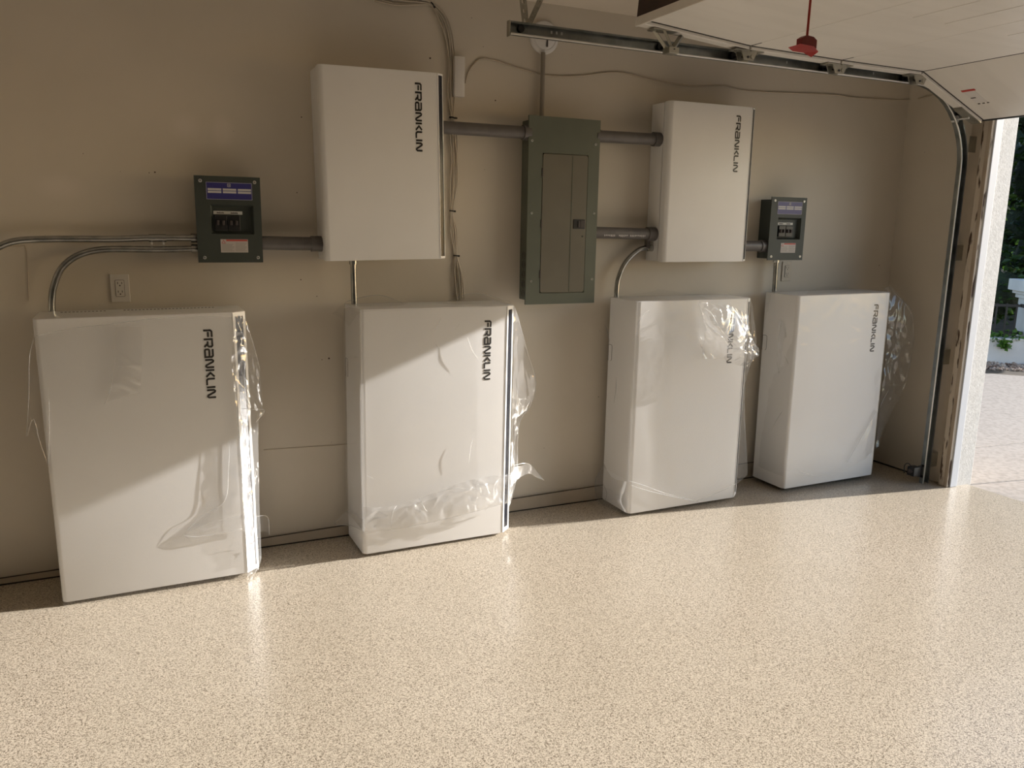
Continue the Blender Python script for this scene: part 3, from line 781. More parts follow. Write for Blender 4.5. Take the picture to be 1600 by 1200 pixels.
# steel conduits at the left
def A(u, v, y=-0.06): return tuple(at(u, v, y))
zc = 1.468
conduit('steel_conduit', [(-1.46, y5, 1.33), (-1.34, y5, 1.37), (-1.27, y5, 1.408), (-1.20, y5, 1.443), (-1.10, y5, 1.455), (-0.83, y5, 1.458), (-0.70, y5, 1.4635), (-0.502, y5, 1.4645)], 0.0135, M_EMT,
        'upper bare steel conduit leaving the frame at the left, joined by a coupling', group=None,
        extra=(('coupling', (-0.70, y5, 1.4635), (-0.633, y5, 1.464), 0.0165, M_EMT), ('connector', (-0.535, y5, 1.4645), (-0.503, y5, 1.4645), 0.019, M_EMT)))
b = NB()
for xx in (-0.69, -0.645): cyl(b, (xx, y5-0.005, 1.446), (xx, y5-0.008, 1.436), 0.004, 8)
cp = bpy.data.objects['steel_conduit']; o = obj('set_screw', b, M_SCREW, cp); o['kind'] = 'stuff'; o.location = -Vector(cp.location)
conduit('steel_conduit', [(-0.502, y5, 1.420), (-0.66, y5, 1.416), (-0.84, y5, 1.417), (-0.92, y5, 1.408), (-0.985, y5, 1.382), (-1.035, y5, 1.335), (-1.067, y5, 1.262), (-1.078, y5, 1.20), (-1.080, y5, 1.164)], 0.0135, M_EMT,
        'lower steel conduit curving down into the leftmost battery cabinet',
        extra=(('connector', (-0.535, y5, 1.420), (-0.503, y5, 1.420), 0.019, M_EMT),))
conduit('steel_conduit', [(0.156, -0.10, 1.376), (0.156, -0.10, 1.30), (0.158, -0.10, 1.168)], 0.0135, M_EMT,
        'short straight steel conduit under the left white wall cabinet', sm=False,
        extra=(('connector', (0.156, -0.10, 1.374), (0.156, -0.10, 1.352), 0.018, M_EMT),))
conduit('steel_conduit', [(1.835, -0.06, 1.431), (1.80, -0.06, 1.434), (1.745, -0.06, 1.422), (1.690, -0.06, 1.384), (1.648, -0.06, 1.335), (1.620, -0.06, 1.27), (1.612, -0.06, 1.22), (1.612, -0.06, 1.166)], 0.0135, M_EMT,
        'steel conduit arching from the right wall cabinet down to the third battery cabinet',
        extra=(('connector', (1.838, -0.06, 1.431), (1.800, -0.06, 1.433), 0.019, M_EMT),))
conduit('steel_conduit', [(2.706, -0.07, 1.376), (2.710, -0.07, 1.172)], 0.0135, M_EMT,
        'straight steel conduit dropping from the right breaker box beside an outlet', sm=False,
        extra=(('connector', (2.706, -0.07, 1.374), (2.706, -0.07, 1.350), 0.018, M_SCREW),))
conduit('steel_conduit', [(1.150, -0.022, 2.385), (1.150, -0.022, 2.075), (1.150, -0.022, 2.05)], 0.0115, M_PIPEP,
        'thin painted conduit between the round wall plate and the grey panel', sm=False,
        extra=(('connector', (1.150, -0.022, 2.082), (1.150, -0.022, 2.056), 0.017, M_DISC),))
yp = -0.08
PG = None
def pvc(x0, z0, x1, z1, label, extra=()):
    base_r = 0.0302
    ex = [('collar', (xa, yp, za), (xb, yp, zb), rr, M_PVC) for (xa, za, xb, zb, rr) in extra]
    t = conduit('plastic_conduit', [(x0, yp, z0), (x1, yp, z1)], base_r, M_PVC, label, sm=False, extra=ex, seg=24)
    return t
pvc(-0.262, 1.4465, 0.030, 1.4435, 'thick grey conduit between the left breaker box and left wall cabinet', ((-0.030, 1.4442, 0.020, 1.4436, 0.0355), (-0.262, 1.4465, -0.245, 1.4464, 0.034)))
pvc(0.575, 1.989, 1.056, 1.991, 'thick grey conduit from the left wall cabinet to the grey panel', ((1.018, 1.991, 1.054, 1.991, 0.037),))
pvc(1.425, 1.998, 1.832, 2.003, 'upper thick grey conduit from the grey panel to the right wall cabinet', ((1.785, 2.0025, 1.825, 2.003, 0.037), (1.427, 1.998, 1.452, 1.998, 0.036)))
pvc(1.425, 1.511, 1.832, 1.507, 'lower thick grey conduit from the grey panel, printed along its side', ((1.775, 1.5075, 1.825, 1.507, 0.037),))
b = NB()
for k in range(26):
    if k in (7, 8, 15): continue
    xx = 1.49+k*0.010
    box(b, (xx, yp-0.0308, 1.493+0.002*math.sin(k)), (xx+0.005, yp-0.0300, 1.502))
pp = [o for o in bpy.data.objects if o.name.startswith('plastic_conduit')][-1]
o = obj('printed_text', b, M_PALE, pp); o['kind'] = 'stuff'; o.location = -Vector(pp.location)
b = NB(); box(b, (1.782, -0.078, 1.432), (1.806, -0.05, 1.475), 0.003); o = obj('lug', b, M_PVC, pp); o.location = -Vector(pp.location)
pvc(2.388, 1.4465, 2.622, 1.4465, 'short grey conduit between the right wall cabinet and right breaker box', ((2.560, 1.4465, 2.62, 1.4465, 0.0355),))

# ------------------------------------------------------------------ outlets
def outlet(x, z, label, m=M_OUTP):
    t = thing('wall_outlet', label, 'outlet', (x, 0, z), group='wall outlets')
    w, h = 0.074, 0.118
    b = NB(); box(b, (-w/2, -0.006, -h/2), (w/2, -0.0003, h/2), 0.002); obj('cover_plate', b, m, t)
    b = NB(); prism(b, rrect(-0.0165, -0.034, 0.0165, 0.034, 0.003), 'y', -0.009, -0.005); rc_ = obj('receptacle', b, m, t)
    b = NB()
    for zz in (0.018, -0.018):
        box(b, (-0.009, -0.0096, zz), (-0.0065, -0.0085, zz+0.009)); box(b, (0.0065, -0.0096, zz), (0.009, -0.0085, zz+0.009))
        cyl(b, (0, -0.0085, zz-0.006), (0, -0.0096, zz-0.006), 0.003, 8)
    obj('socket_slot', b, M_INK, rc_)['kind'] = 'stuff'
    b = NB(); loop = rrect(-0.0172, -0.0347, 0.0172, 0.0347, 0.003); loop.append(loop[0]); tube(b, [(p[0], -0.0062, p[1]) for p in loop], 0.0009, 4); obj('gap_line', b, M_INK, rc_)
    for zz in (-0.048, 0.048):
        b = NB(); cyl(b, (0, -0.006, zz), (0, -0.0072, zz), 0.003, 8); obj('screw', b, m, t)
outlet(-0.824, 1.2505, 'cream wall outlet above the leftmost battery cabinet')
outlet(2.856, 1.293, 'cream wall outlet below the right breaker box', mat('outlet_painted', (0.50, 0.45, 0.38), 0.4))

# ------------------------------------------------------------------ cables
cx0 = [(0.30, 2.545), (0.40, 2.538), (0.52, 2.548), (0.575, 2.540), (0.625, 2.49), (0.655, 2.41), (0.672, 2.29), (0.672, 2.16), (0.676, 2.045), (0.680, 1.96), (0.688, 1.85), (0.686, 1.74), (0.676, 1.605), (0.684, 1.50), (0.697, 1.388), (0.712, 1.29), (0.722, 1.168)]
offs = [(-1.6, 0.2), (-1.0, 1.0), (-0.3, 0.0), (0.3, 1.2), (0.9, 0.3), (1.6, 0.9)]
ties = {3: 0.35, 8: 0.30, 12: 0.30, 14: 0.35}
desc = ['leftmost cream cable of the bundle beside the left wall cabinet', 'second cream cable in the tied bundle beside the left wall cabinet', 'third cream cable in the tied bundle beside the left wall cabinet',
        'fourth cream cable in the tied bundle beside the left wall cabinet', 'fifth cream cable in the tied bundle beside the left wall cabinet', 'rightmost cream cable of the bundle beside the left wall cabinet']
for i, (ox, oy) in enumerate(offs):
    pts = []
    for k, (x, z) in enumerate(cx0):
        s = ties.get(k, 1.0)
        wob = 0.004*math.sin(i*2.1+k*1.7)*(1 if s == 1 else 0)
        # offset across the run
        a = cx0[max(0, k-1)]; c = cx0[min(len(cx0)-1, k+1)]
        dx, dz = c[0]-a[0], c[1]-a[1]; l = math.hypot(dx, dz); nx, nz = -dz/l, dx/l
        o_ = (-ox*0.0112*s+wob)
        yy = -0.006-0.0052*max(0, oy)*s-0.001
        pts.append((x+(-nx)*o_*-1, yy, z+nz*o_))
    base = Vector(pts[-1])
    t = thing('cable', desc[i], 'cable', tuple(base), group='cream cables tied in a bundle')
    b = NB(); tube(b, [p-base for p in smooth_path(pts, 5)], 0.0033, 8); obj('sheath', b, M_CABLE, t, smooth=180)
tl = ['top black cable tie on the bundle above the left wall cabinet', 'black cable tie on the bundle just above the grey conduit', 'thin black cable tie on the bundle midway down the wall', 'lowest black cable tie on the bundle below the left wall cabinet']
for (k, lab, wd) in ((3, tl[0], 0.016), (8, tl[1], 0.020), (12, tl[2], 0.015), (14, tl[3], 0.016)):
    x, z = cx0[k]
    t = thing('cable_tie', lab, 'cable tie', (x, -0.010, z), (0, (0.9 if k == 3 else 0.1), 0), group='black cable ties')
    b = NB(); lp = [(wd*0.75*math.cos(a), 0.009*math.sin(a), 0) for a in [i*2*PI/16 for i in range(17)]]
    tube(b, lp, 0.0034, 5); obj('strap', b, M_BLACK, t)
    b = NB(); box(b, (wd*0.5, -0.010, -0.004), (wd*1.1, -0.002, 0.004), 0.001); obj('head', b, M_BLACK, t)
# slim white box in the bundle
jb = thing('junction_box', 'slim upright white plastic box on the wall beside the cable bundle', 'box', (0.704, 0, 2.232))
b = NB(); box(b, (-0.026, -0.034, -0.092), (0.026, -0.014, 0.092), 0.004); obj('lid', b, M_WHITEP, jb, smooth=40)
b = NB(); box(b, (-0.024, -0.015, -0.090), (0.024, -0.0005, 0.090)); obj('back', b, M_WHITEP, jb)
# thin wire stapled along the wall
wp = [(727, 130), (731, 115), (738, 103), (752, 92), (775, 95), (800, 103), (850, 117), (900, 119), (965, 113), (1020, 125), (1080, 134), (1130, 134), (1160, 141), (1200, 144), (1280, 147), (1310, 149), (1330, 152), (1372, 155), (1402, 154)]
pts = [tuple(at(u, v, -0.005)) for u, v in wp]
pts[-1] = (XR-0.006, -0.006, pts[-1][2])
p1 = pts + [(XR-0.005, -0.10, pts[-1][2]+0.0), (XR-0.005, -0.2, pts[-1][2]+0.012), (XR-0.005, -0.32, pts[-1][2]+0.04)]
t = thing('wire', 'thin cream wire sagging along the wall from the white box to the corner', 'wire', tuple(Vector(pts[0])))
b = NB(); tube(b, [p-Vector(pts[0]) for p in smooth_path(p1, 5)], 0.0036, 6); obj('strand', b, M_WIREP, t, smooth=180)
# round plate
sa = thing('wall_alarm', 'round white cover plate on the wall behind the steel door track', 'alarm', (1.160, 0, 2.458))
b = NB()
prev = None
prof_ = [(0.078, -0.0005), (0.078, -0.010), (0.074, -0.016), (0.060, -0.020), (0.058, -0.018), (0.055, -0.020), (0.0, -0.024)]
rings = []
for (r, y) in prof_:
    if r == 0: rings.append([b.verts.new((0, y, 0))])
    else: rings.append([b.verts.new((r*math.cos(a), y, r*math.sin(a))) for a in [i*2*PI/36 for i in range(36)]])
for i in range(len(rings)-1):
    A_, B_ = rings[i], rings[i+1]
    for k in range(36):
        if len(B_) == 1: b.faces.new((A_[k], A_[(k+1) % 36], B_[0]))
        else: b.faces.new((A_[k], A_[(k+1) % 36], B_[(k+1) % 36], B_[k]))
obj('cover', b, M_WHITEP, sa, smooth=30)
b = NB(); box(b, (0.006, -0.026, -0.045), (0.014, -0.022, -0.012)); obj('marking', b, M_INK, sa)

# ------------------------------------------------------------------ plastic wrapping
def sheet(parent, base, rows, nx=40, ny=60, amp=0.004, seed=0, sc=9.0, m=None, name='sheet', crease=1.0):
    """rows of (u, v, y) control points, interpolated smoothly, then wrinkled"""
    R_ = []
    for r in rows:
        P = smooth_path([at(*p) for p in r], 10)
        # resample to nx+1
        out = []
        for i in range(nx+1):
            f = i/nx*(len(P)-1); k = min(int(f), len(P)-2); out.append(P[k].lerp(P[k+1], f-k))
        R_.append(out)
    cols = []
    for i in range(nx+1):
        P = smooth_path([r[i] for r in R_], 10) if len(R_) > 2 else [R_[0][i], R_[1][i]]
        out = []
        for j in range(ny+1):
            f = j/ny*(len(P)-1); k = min(int(f), len(P)-2); out.append(P[k].lerp(P[k+1], f-k))
        cols.append(out)
    bm = NB(); V = []
    off = Vector((seed*7.3, seed*3.1, seed*5.7))
    for i in range(nx+1):
        row = []
        for j in range(ny+1):
            p = cols[i][j]
            q = Vector((p.x*sc, p.y*sc, p.z*sc*0.8))+off
            # warped ridge noise gives sharp creases
            w = Vector((noise.noise(q*0.6), noise.noise(q*0.6+Vector((9, 2, 4))), noise.noise(q*0.6+Vector((3, 8, 1)))))
            n1 = 1-abs(noise.noise(q+w*1.5))*2.4
            n2 = 1-abs(noise.noise(q*2.3+w*2+Vector((5, 5, 5))))*2.4
            h = (n1*0.65+n2*0.35*crease)
            fl = 0.35+0.65*min(1, 2.2*abs(noise.noise(q*0.25)))
            d = Vector((0.25*noise.noise(q+Vector((11, 0, 0))), -1.0, 0.2*noise.noise(q+Vector((0, 13, 0)))))
            row.append(bm.verts.new(p+d*max(0, h)*amp*fl-base))
        V.append(row)
    for i in range(nx):
        for j in range(ny):
            bm.faces.new((V[i][j], V[i+1][j], V[i+1][j+1], V[i][j+1]))
    me_o = obj(name, bm, m or M_FILM, parent, smooth=180)
    return me_o
def folds(parent, base, lines, r=0.0016, m=None):
    for ln in lines:
        b = NB(); P = smooth_path([at(*p) for p in ln], 6)
        n = len(P)
        tube(b, [p-base for p in P], [r*(0.35+0.65*math.sin(PI*min(1, max(0.02, i/(n-1)))))for i in range(n)], 6)
        obj('fold', b, m or M_FOLD, parent, smooth=180)
def wrap(label, base): return thing('plastic_wrap', label, 'plastic wrap', tuple(base), group='clear plastic wraps on the battery cabinets'), Vector(base)

def F(lst, y): return [(u, v, y) for u, v in lst]
# --- first cabinet
w1, bs = wrap('clear plastic wrap around the leftmost battery cabinet, bunched along its right edge', (-0.75, -0.34, 0.0))
y = -0.340
sheet(w1, bs, [F([(53, 526), (106, 514), (183, 505), (255, 497), (362, 495)], y),
               [(45, 590, -.325), (80, 590, -.345), (180, 590, y), (270, 590, y), (367, 590, y)],
               [(44, 655, -.32), (84, 660, -.345), (190, 665, y), (290, 670, y), (372, 672, y)],
               [(76, 726, -.338), (130, 740, y), (200, 740, y), (290, 740, y), (376, 745, y)],
               F([(86, 800), (150, 810), (230, 815), (300, 820), (381, 825)], y),
               [(99, 947, -.339), (170, 938, -.345), (250, 925, -.346), (320, 912, -.346), (386, 902, -.345)]], 70, 90, 0.003, 1, 7)
sheet(w1, bs, [F([(181, 512), (200, 510), (222, 511)], -.356), F([(177, 570), (200, 570), (221, 572)], -.358), F([(168, 628), (195, 620), (219, 613)], -.35)], 16, 30, 0.006, 3, 12, M_FILMD)
sheet(w1, bs, [[(366, 494, -.335), (374, 492, -.32), (384, 500, -.30)], [(362, 560, -.345), (382, 545, -.325), (402, 560, -.26)], [(366, 620, -.345), (388, 615, -.32), (410, 640, -.25)],
               [(374, 660, -.345), (388, 662, -.32), (404, 660, -.27)], [(377, 730, -.348), (391, 730, -.32), (404, 735, -.28)], [(380, 805, -.348), (396, 800, -.32), (406, 807, -.27)],
               [(386, 868, -.345), (398, 862, -.32), (408, 866, -.28)], [(386, 902, -.335), (396, 895, -.31), (404, 889, -.29)]], 22, 150, 0.020, 4, 15, M_FILMD)
sheet(w1, bs, [[(398, 806, -.30), (410, 805, -.25), (419, 810, -.22)], [(400, 836, -.30), (412, 830, -.25), (422, 836, -.22)]], 10, 12, 0.005, 5, 14)
sheet(w1, bs, [[(359, 684, -.346), (372, 686, -.348), (384, 692, -.348)], [(356, 735, -.347), (370, 738, -.350), (386, 742, -.348)],
               [(350, 784, -.348), (368, 788, -.352), (388, 792, -.348)], [(286, 836, -.347), (340, 815, -.352), (392, 800, -.348)]], 30, 34, 0.006, 6, 8, M_FILMD, name='flap')
sheet(w1, bs, [[(286, 836, -.347), (330, 815, -.355), (388, 806, -.348)], [(300, 846, -.345), (340, 836, -.350), (386, 828, -.346)]], 26, 12, 0.006, 7, 10, M_FILMD, name='flap')
folds(w1, bs, [[(53, 527, -.34), (46, 560, -.33), (45, 620, -.325), (41, 682, -.32)], [(42, 682, -.32), (52, 655, -.33), (62, 690, -.335), (75, 726, -.338)],
               [(76, 610, -.345), (77, 660, -.347), (76, 725, -.34)], [(56, 525, -.342), (106, 514, -.342), (183, 505, -.342), (260, 496, -.342), (362, 494, -.342)],
               [(359, 684, -.352), (357, 735, -.353), (351, 783, -.354), (316, 806, -.354), (286, 836, -.350)], [(286, 837, -.350), (315, 838, -.352), (378, 826, -.35)],
               [(376, 555, -.34), (386, 640, -.33), (396, 720, -.31), (400, 800, -.30)], [(384, 500, -.30), (398, 545, -.27), (407, 582, -.25)],
               [(386, 640, -.33), (413, 641, -.25), (398, 662, -.29)], [(366, 560, -.345), (370, 640, -.345), (378, 740, -.348), (381, 830, -.348)],
               [(398, 807, -.3), (418, 808, -.22), (421, 838, -.22)], [(163, 632, -.35), (172, 610, -.352), (176, 590, -.352)], [(99, 948, -.34), (160, 944, -.34), (300, 924, -.34), (386, 905, -.34), (406, 880, -.29)]], 0.0014)
# --- second cabinet
w2, bs = wrap('clear plastic wrap on the second battery cabinet, torn and gathered low down', (0.5, -0.34, 0.0))
y = -0.331
sheet(w2, bs, [F([(566, 484), (640, 482), (720, 480), (795, 477)], y), F([(566, 600), (640, 600), (720, 595), (795, 590)], y), F([(567, 700), (640, 698), (720, 690), (796, 680)], y),
               F([(568, 800), (640, 790), (720, 775), (796, 750)], y), F([(569, 834), (620, 826), (690, 812), (796, 784)], y)], 60, 90, 0.0025, 11, 8)
sheet(w2, bs, [[(537, 482, -.06), (548, 480, -.18), (563, 484, -.33)], [(537, 560, -.06), (550, 560, -.18), (564, 570, -.336)], [(540, 680, -.06), (552, 690, -.18), (565, 700, -.336)], [(541, 800, -.07), (553, 812, -.18), (568, 832, -.336)]], 14, 70, 0.008, 12, 12, M_FILMD)
sheet(w2, bs, [[(518, 490, -.07), (545, 470, -.08), (592, 461, -.08), (630, 473, -.08), (700, 470, -.08), (742, 458, -.10), (770, 466, -.12), (797, 470, -.20)],
               [(537, 500, -.12), (552, 482, -.20), (600, 480, -.22), (650, 480, -.22), (700, 478, -.22), (740, 476, -.22), (770, 474, -.25), (799, 474, -.28)],
               [(545, 510, -.2), (565, 488, -.33), (610, 486, -.335), (650, 484, -.335), (700, 483, -.335), (740, 481, -.335), (770, 480, -.335), (797, 477, -.33)]], 70, 14, 0.010, 13, 11, M_FILM, name='top_flap')
sheet(w2, bs, [[(568, 792, -.335), (612, 790, -.34), (660, 776, -.35), (710, 756, -.35), (760, 744, -.34), (797, 737, -.32)],
               [(566, 808, -.345), (614, 800, -.365), (662, 788, -.375), (712, 772, -.370), (760, 760, -.36), (797, 750, -.33)],
               [(569, 834, -.336), (620, 826, -.340), (680, 814, -.342), (720, 803, -.342), (760, 793, -.338), (797, 783, -.325)]], 80, 26, 0.032, 14, 12, M_FILMD, name='gathered_band')
sheet(w2, bs, [[(801, 477, -.27), (804, 480, -.26), (808, 492, -.25)], [(802, 540, -.27), (812, 530, -.24), (822, 545, -.20)], [(801, 595, -.27), (818, 590, -.23), (836, 595, -.19)],
               [(800, 640, -.27), (815, 640, -.24), (829, 634, -.21)], [(799, 670, -.27), (804, 668, -.25), (811, 664, -.23)], [(797, 735, -.27), (803, 735, -.26), (808, 738, -.24)], [(794, 792, -.27), (798, 785, -.26), (802, 770, -.25)]], 16, 80, 0.009, 15, 9, M_FILMD)
sheet(w2, bs, [[(798, 730, -.30), (812, 728, -.26), (826, 725, -.24), (838, 737, -.22), (850, 749, -.21)], [(797, 762, -.30), (810, 748, -.27), (826, 740, -.24), (838, 746, -.22), (851, 751, -.21)]], 26, 12, 0.008, 16, 13, M_FILMD, name='torn_tail')
sheet(w2, bs, [[(541, 797, -.10), (555, 806, -.22), (570, 812, -.34)], [(532, 810, -.11), (552, 814, -.22), (570, 822, -.345)], [(522, 818, -.12), (548, 821, -.22), (571, 832, -.34)]], 20, 14, 0.010, 17, 14, M_FILMD, name='torn_tail')
folds(w2, bs, [[(730, 525, -.332), (737, 545, -.334), (748, 563, -.332)], [(739, 684, -.332), (735, 702, -.334), (733, 724, -.332)], [(681, 538, -.332), (686, 546, -.334)], [(575, 743, -.333), (583, 748, -.335)],
               [(611, 824, -.35), (614, 800, -.372), (620, 790, -.35)], [(656, 778, -.355), (664, 795, -.378), (669, 800, -.36)], [(684, 770, -.355), (710, 763, -.372), (733, 765, -.36)], [(570, 830, -.342), (620, 826, -.343), (690, 812, -.343), (750, 797, -.342), (796, 784, -.33)],
               [(808, 490, -.25), (823, 545, -.20), (837, 595, -.19), (830, 632, -.21), (811, 664, -.23), (808, 738, -.24), (802, 770, -.25)], [(809, 610, -.25), (805, 660, -.26), (803, 740, -.26)],
               [(545, 796, -.1), (523, 818, -.12), (548, 821, -.22), (568, 830, -.34)], [(800, 728, -.29), (826, 725, -.24), (850, 750, -.21)],
               [(537, 480, -.08), (545, 470, -.08), (592, 461, -.08), (630, 474, -.08)], [(700, 470, -.08), (742, 458, -.10), (797, 471, -.2)],
               [(674, 521, -.332), (684, 508, -.334), (690, 497, -.333)], [(712, 515, -.332), (718, 505, -.333)]], 0.0014)
# --- third cabinet
w3, bs = wrap('clear plastic wrap on the third battery cabinet with bright crumples over the lettering', (1.95, -0.34, 0.0))
y = -0.333
sheet(w3, bs, [F([(997, 472), (1050, 470), (1110, 468), (1170, 466)], y), F([(992, 560), (1045, 560), (1110, 560), (1163, 560)], y), F([(987, 650), (1042, 650), (1100, 648), (1157, 646)], y),
               F([(983, 715), (1040, 718), (1100, 712), (1152, 705)], y), [(981, 752, -.337), (1040, 772, -.345), (1090, 783, -.345), (1148, 757, -.337)]], 50, 80, 0.0025, 21, 9)
sheet(w3, bs, [[(953, 464, -.06), (975, 467, -.19), (997, 471, -.333)], [(950, 560, -.06), (968, 560, -.19), (991, 562, -.335)], [(946, 660, -.06), (963, 665, -.19), (986, 668, -.335)], [(940, 728, -.05), (956, 738, -.18), (982, 752, -.338)]], 20, 80, 0.006, 22, 11)
sheet(w3, bs, [[(942, 722, -.04), (955, 745, -.17), (978, 752, -.33)], [(930, 748, -.02), (948, 765, -.15), (975, 765, -.34)], [(931, 775, -.03), (946, 785, -.15), (970, 782, -.33)], [(942, 795, -.10), (958, 796, -.2), (978, 800, -.335)]], 22, 30, 0.018, 23, 16, M_FILMD, name='gathered_skirt')
sheet(w3, bs, [[(1088, 470, -.345), (1112, 474, -.38), (1140, 478, -.39), (1168, 492, -.37)], [(1094, 492, -.36), (1118, 498, -.415), (1150, 520, -.43), (1172, 528, -.40)],
               [(1100, 515, -.355), (1122, 522, -.41), (1152, 545, -.43), (1184, 551, -.41)], [(1096, 560, -.336), (1124, 560, -.35), (1150, 570, -.37), (1166, 572, -.36)]], 50, 44, 0.026, 24, 14, M_FILMD, name='crumple')
sheet(w3, bs, [[(1172, 467, -.30), (1176, 480, -.27)], [(1172, 530, -.31), (1181, 545, -.27)], [(1164, 590, -.31), (1166, 590, -.28)], [(1158, 650, -.31), (1163, 650, -.25)], [(1153, 710, -.31), (1167, 705, -.22)], [(1147, 757, -.32), (1168, 742, -.22)]], 10, 90, 0.008, 25, 12, M_FILMD)
sheet(w3, bs, [[(955, 464, -.07), (1020, 455, -.08), (1032, 452, -.08), (1100, 462, -.08), (1172, 466, -.20)], [(998, 471, -.33), (1030, 470, -.33), (1060, 469, -.33), (1110, 468, -.33), (1172, 467, -.32)]], 50, 14, 0.008, 26, 12, M_FILM, name='top_flap')
folds(w3, bs, [[(981, 751, -.338), (1005, 758, -.342), (1040, 771, -.346), (1085, 782, -.346)], [(983, 757, -.34), (1010, 766, -.344), (1060, 778, -.347), (1092, 784, -.346)], [(1088, 783, -.346), (1120, 770, -.345), (1148, 757, -.34), (1168, 742, -.22)],
               [(1089, 470, -.35), (1096, 485, -.36), (1102, 502, -.36)], [(1100, 481, -.39), (1112, 490, -.42), (1122, 508, -.43), (1132, 522, -.43), (1150, 540, -.435)], [(1115, 515, -.42), (1130, 528, -.43), (1142, 545, -.43)],
               [(1160, 480, -.37), (1170, 500, -.37), (1166, 515, -.38)], [(1150, 520, -.43), (1160, 535, -.43), (1184, 552, -.41)], [(1145, 545, -.43), (1165, 548, -.43), (1166, 556, -.42)], [(1096, 525, -.35), (1095, 540, -.35), (1098, 544, -.35)],
               [(945, 507, -.05), (951, 525, -.06), (952, 545, -.06)], [(946, 727, -.05), (931, 748, -.02), (932, 775, -.03), (944, 790, -.1)], [(940, 752, -.08), (948, 770, -.12), (944, 788, -.12)], [(963, 590, -.17), (962, 610, -.17), (959, 630, -.17)],
               [(998, 503, -.334), (1008, 490, -.336), (1014, 485, -.334)], [(1173, 540, -.3), (1163, 600, -.28), (1165, 690, -.23), (1168, 742, -.22)]], 0.0015)
# --- fourth cabinet
w4, bs = wrap('clear plastic wrap on the shaded fourth battery cabinet, ballooning off its right edge', (3.05, -0.34, 0.0))
y = -0.334
sheet(w4, bs, [F([(1251, 462), (1300, 460), (1345, 458), (1388, 457)], y), F([(1243, 560), (1290, 558), (1340, 556), (1380, 553)], y), F([(1235, 650), (1280, 648), (1330, 645), (1371, 642)], y), F([(1225, 735), (1270, 745), (1320, 735), (1364, 705)], y)], 40, 70, 0.0025, 31, 9)
sheet(w4, bs, [[(1197, 458, -.06), (1222, 460, -.19), (1250, 462, -.335)], [(1190, 560, -.06), (1214, 560, -.19), (1242, 562, -.336)], [(1184, 650, -.06), (1206, 655, -.19), (1233, 660, -.336)], [(1179, 725, -.06), (1198, 735, -.19), (1224, 745, -.336)]], 24, 70, 0.006, 32, 12)
sheet(w4, bs, [[(1216, 500, -.2), (1221, 502, -.22), (1226, 506, -.24)], [(1214, 560, -.2), (1228, 556, -.25), (1236, 580, -.29)], [(1218, 600, -.22), (1226, 610, -.26), (1238, 610, -.30)], [(1224, 628, -.24), (1226, 632, -.26), (1230, 634, -.28)]], 12, 40, 0.010, 33, 16, M_FILMD, name='crumple')
sheet(w4, bs, [[(1380, 450, -.24), (1390, 447, -.22), (1396, 452, -.22)], [(1387, 475, -.26), (1404, 468, -.27), (1420, 480, -.30)], [(1386, 512, -.27), (1406, 510, -.29), (1427, 505, -.32)], [(1382, 550, -.27), (1402, 555, -.29), (1424, 556, -.32)],
               [(1378, 595, -.28), (1395, 600, -.28), (1412, 602, -.30)], [(1373, 645, -.29), (1382, 642, -.27), (1390, 648, -.26)], [(1366, 700, -.30), (1372, 690, -.26), (1376, 682, -.24)]], 30, 90, 0.028, 34, 9, M_FILMD, name='balloon')
sheet(w4, bs, [[(1255, 457, -.08), (1290, 447, -.08), (1330, 450, -.08), (1390, 448, -.12)], [(1252, 462, -.33), (1290, 461, -.33), (1340, 459, -.33), (1388, 458, -.32)]], 40, 12, 0.008, 35, 12, M_FILM, name='top_flap')
sheet(w4, bs, [[(1366, 640, -.34), (1372, 645, -.33), (1376, 652, -.30)], [(1340, 690, -.345), (1360, 690, -.35), (1385, 670, -.25)], [(1322, 722, -.34), (1342, 722, -.345), (1366, 706, -.33)]], 20, 26, 0.008, 36, 11, M_FILM, name='flap')
folds(w4, bs, [[(1221, 500, -.22), (1218, 520, -.22), (1216, 536, -.22)], [(1226, 556, -.27), (1233, 572, -.29), (1239, 596, -.31)], [(1214, 565, -.2), (1220, 602, -.23), (1226, 630, -.26)], [(1204, 675, -.2), (1214, 655, -.24), (1226, 638, -.28)],
               [(1324, 722, -.342), (1345, 685, -.345), (1370, 640, -.34)], [(1245, 733, -.338), (1258, 739, -.34), (1278, 746, -.34)], [(1387, 448, -.23), (1400, 460, -.26), (1421, 484, -.31), (1427, 510, -.325), (1424, 556, -.325), (1412, 602, -.305)],
               [(1404, 490, -.32), (1412, 503, -.33), (1418, 520, -.335)], [(1380, 602, -.28), (1400, 602, -.285), (1412, 601, -.3)], [(1370, 650, -.3), (1380, 625, -.29), (1390, 608, -.285)]], 0.0014, M_FILMD)

# ------------------------------------------------------------------ outdoors
drv = bpy.data.objects.new('driveway', None); COL.objects.link(drv); struct(drv)
def slab(poly, z=-0.022):
    b = NB(); v0, v1, fs = prism(b, poly, 'z', z-0.12, z); bmesh.ops.bevel(b, geom=[e for e in fs[1].edges], offset=0.006, segments=1, affect='EDGES'); obj('slab', b, M_CONC, drv)
def line(p0, p1, x): return p0[1]+(p1[1]-p0[1])*(x-p0[0])/(p1[0]-p0[0])
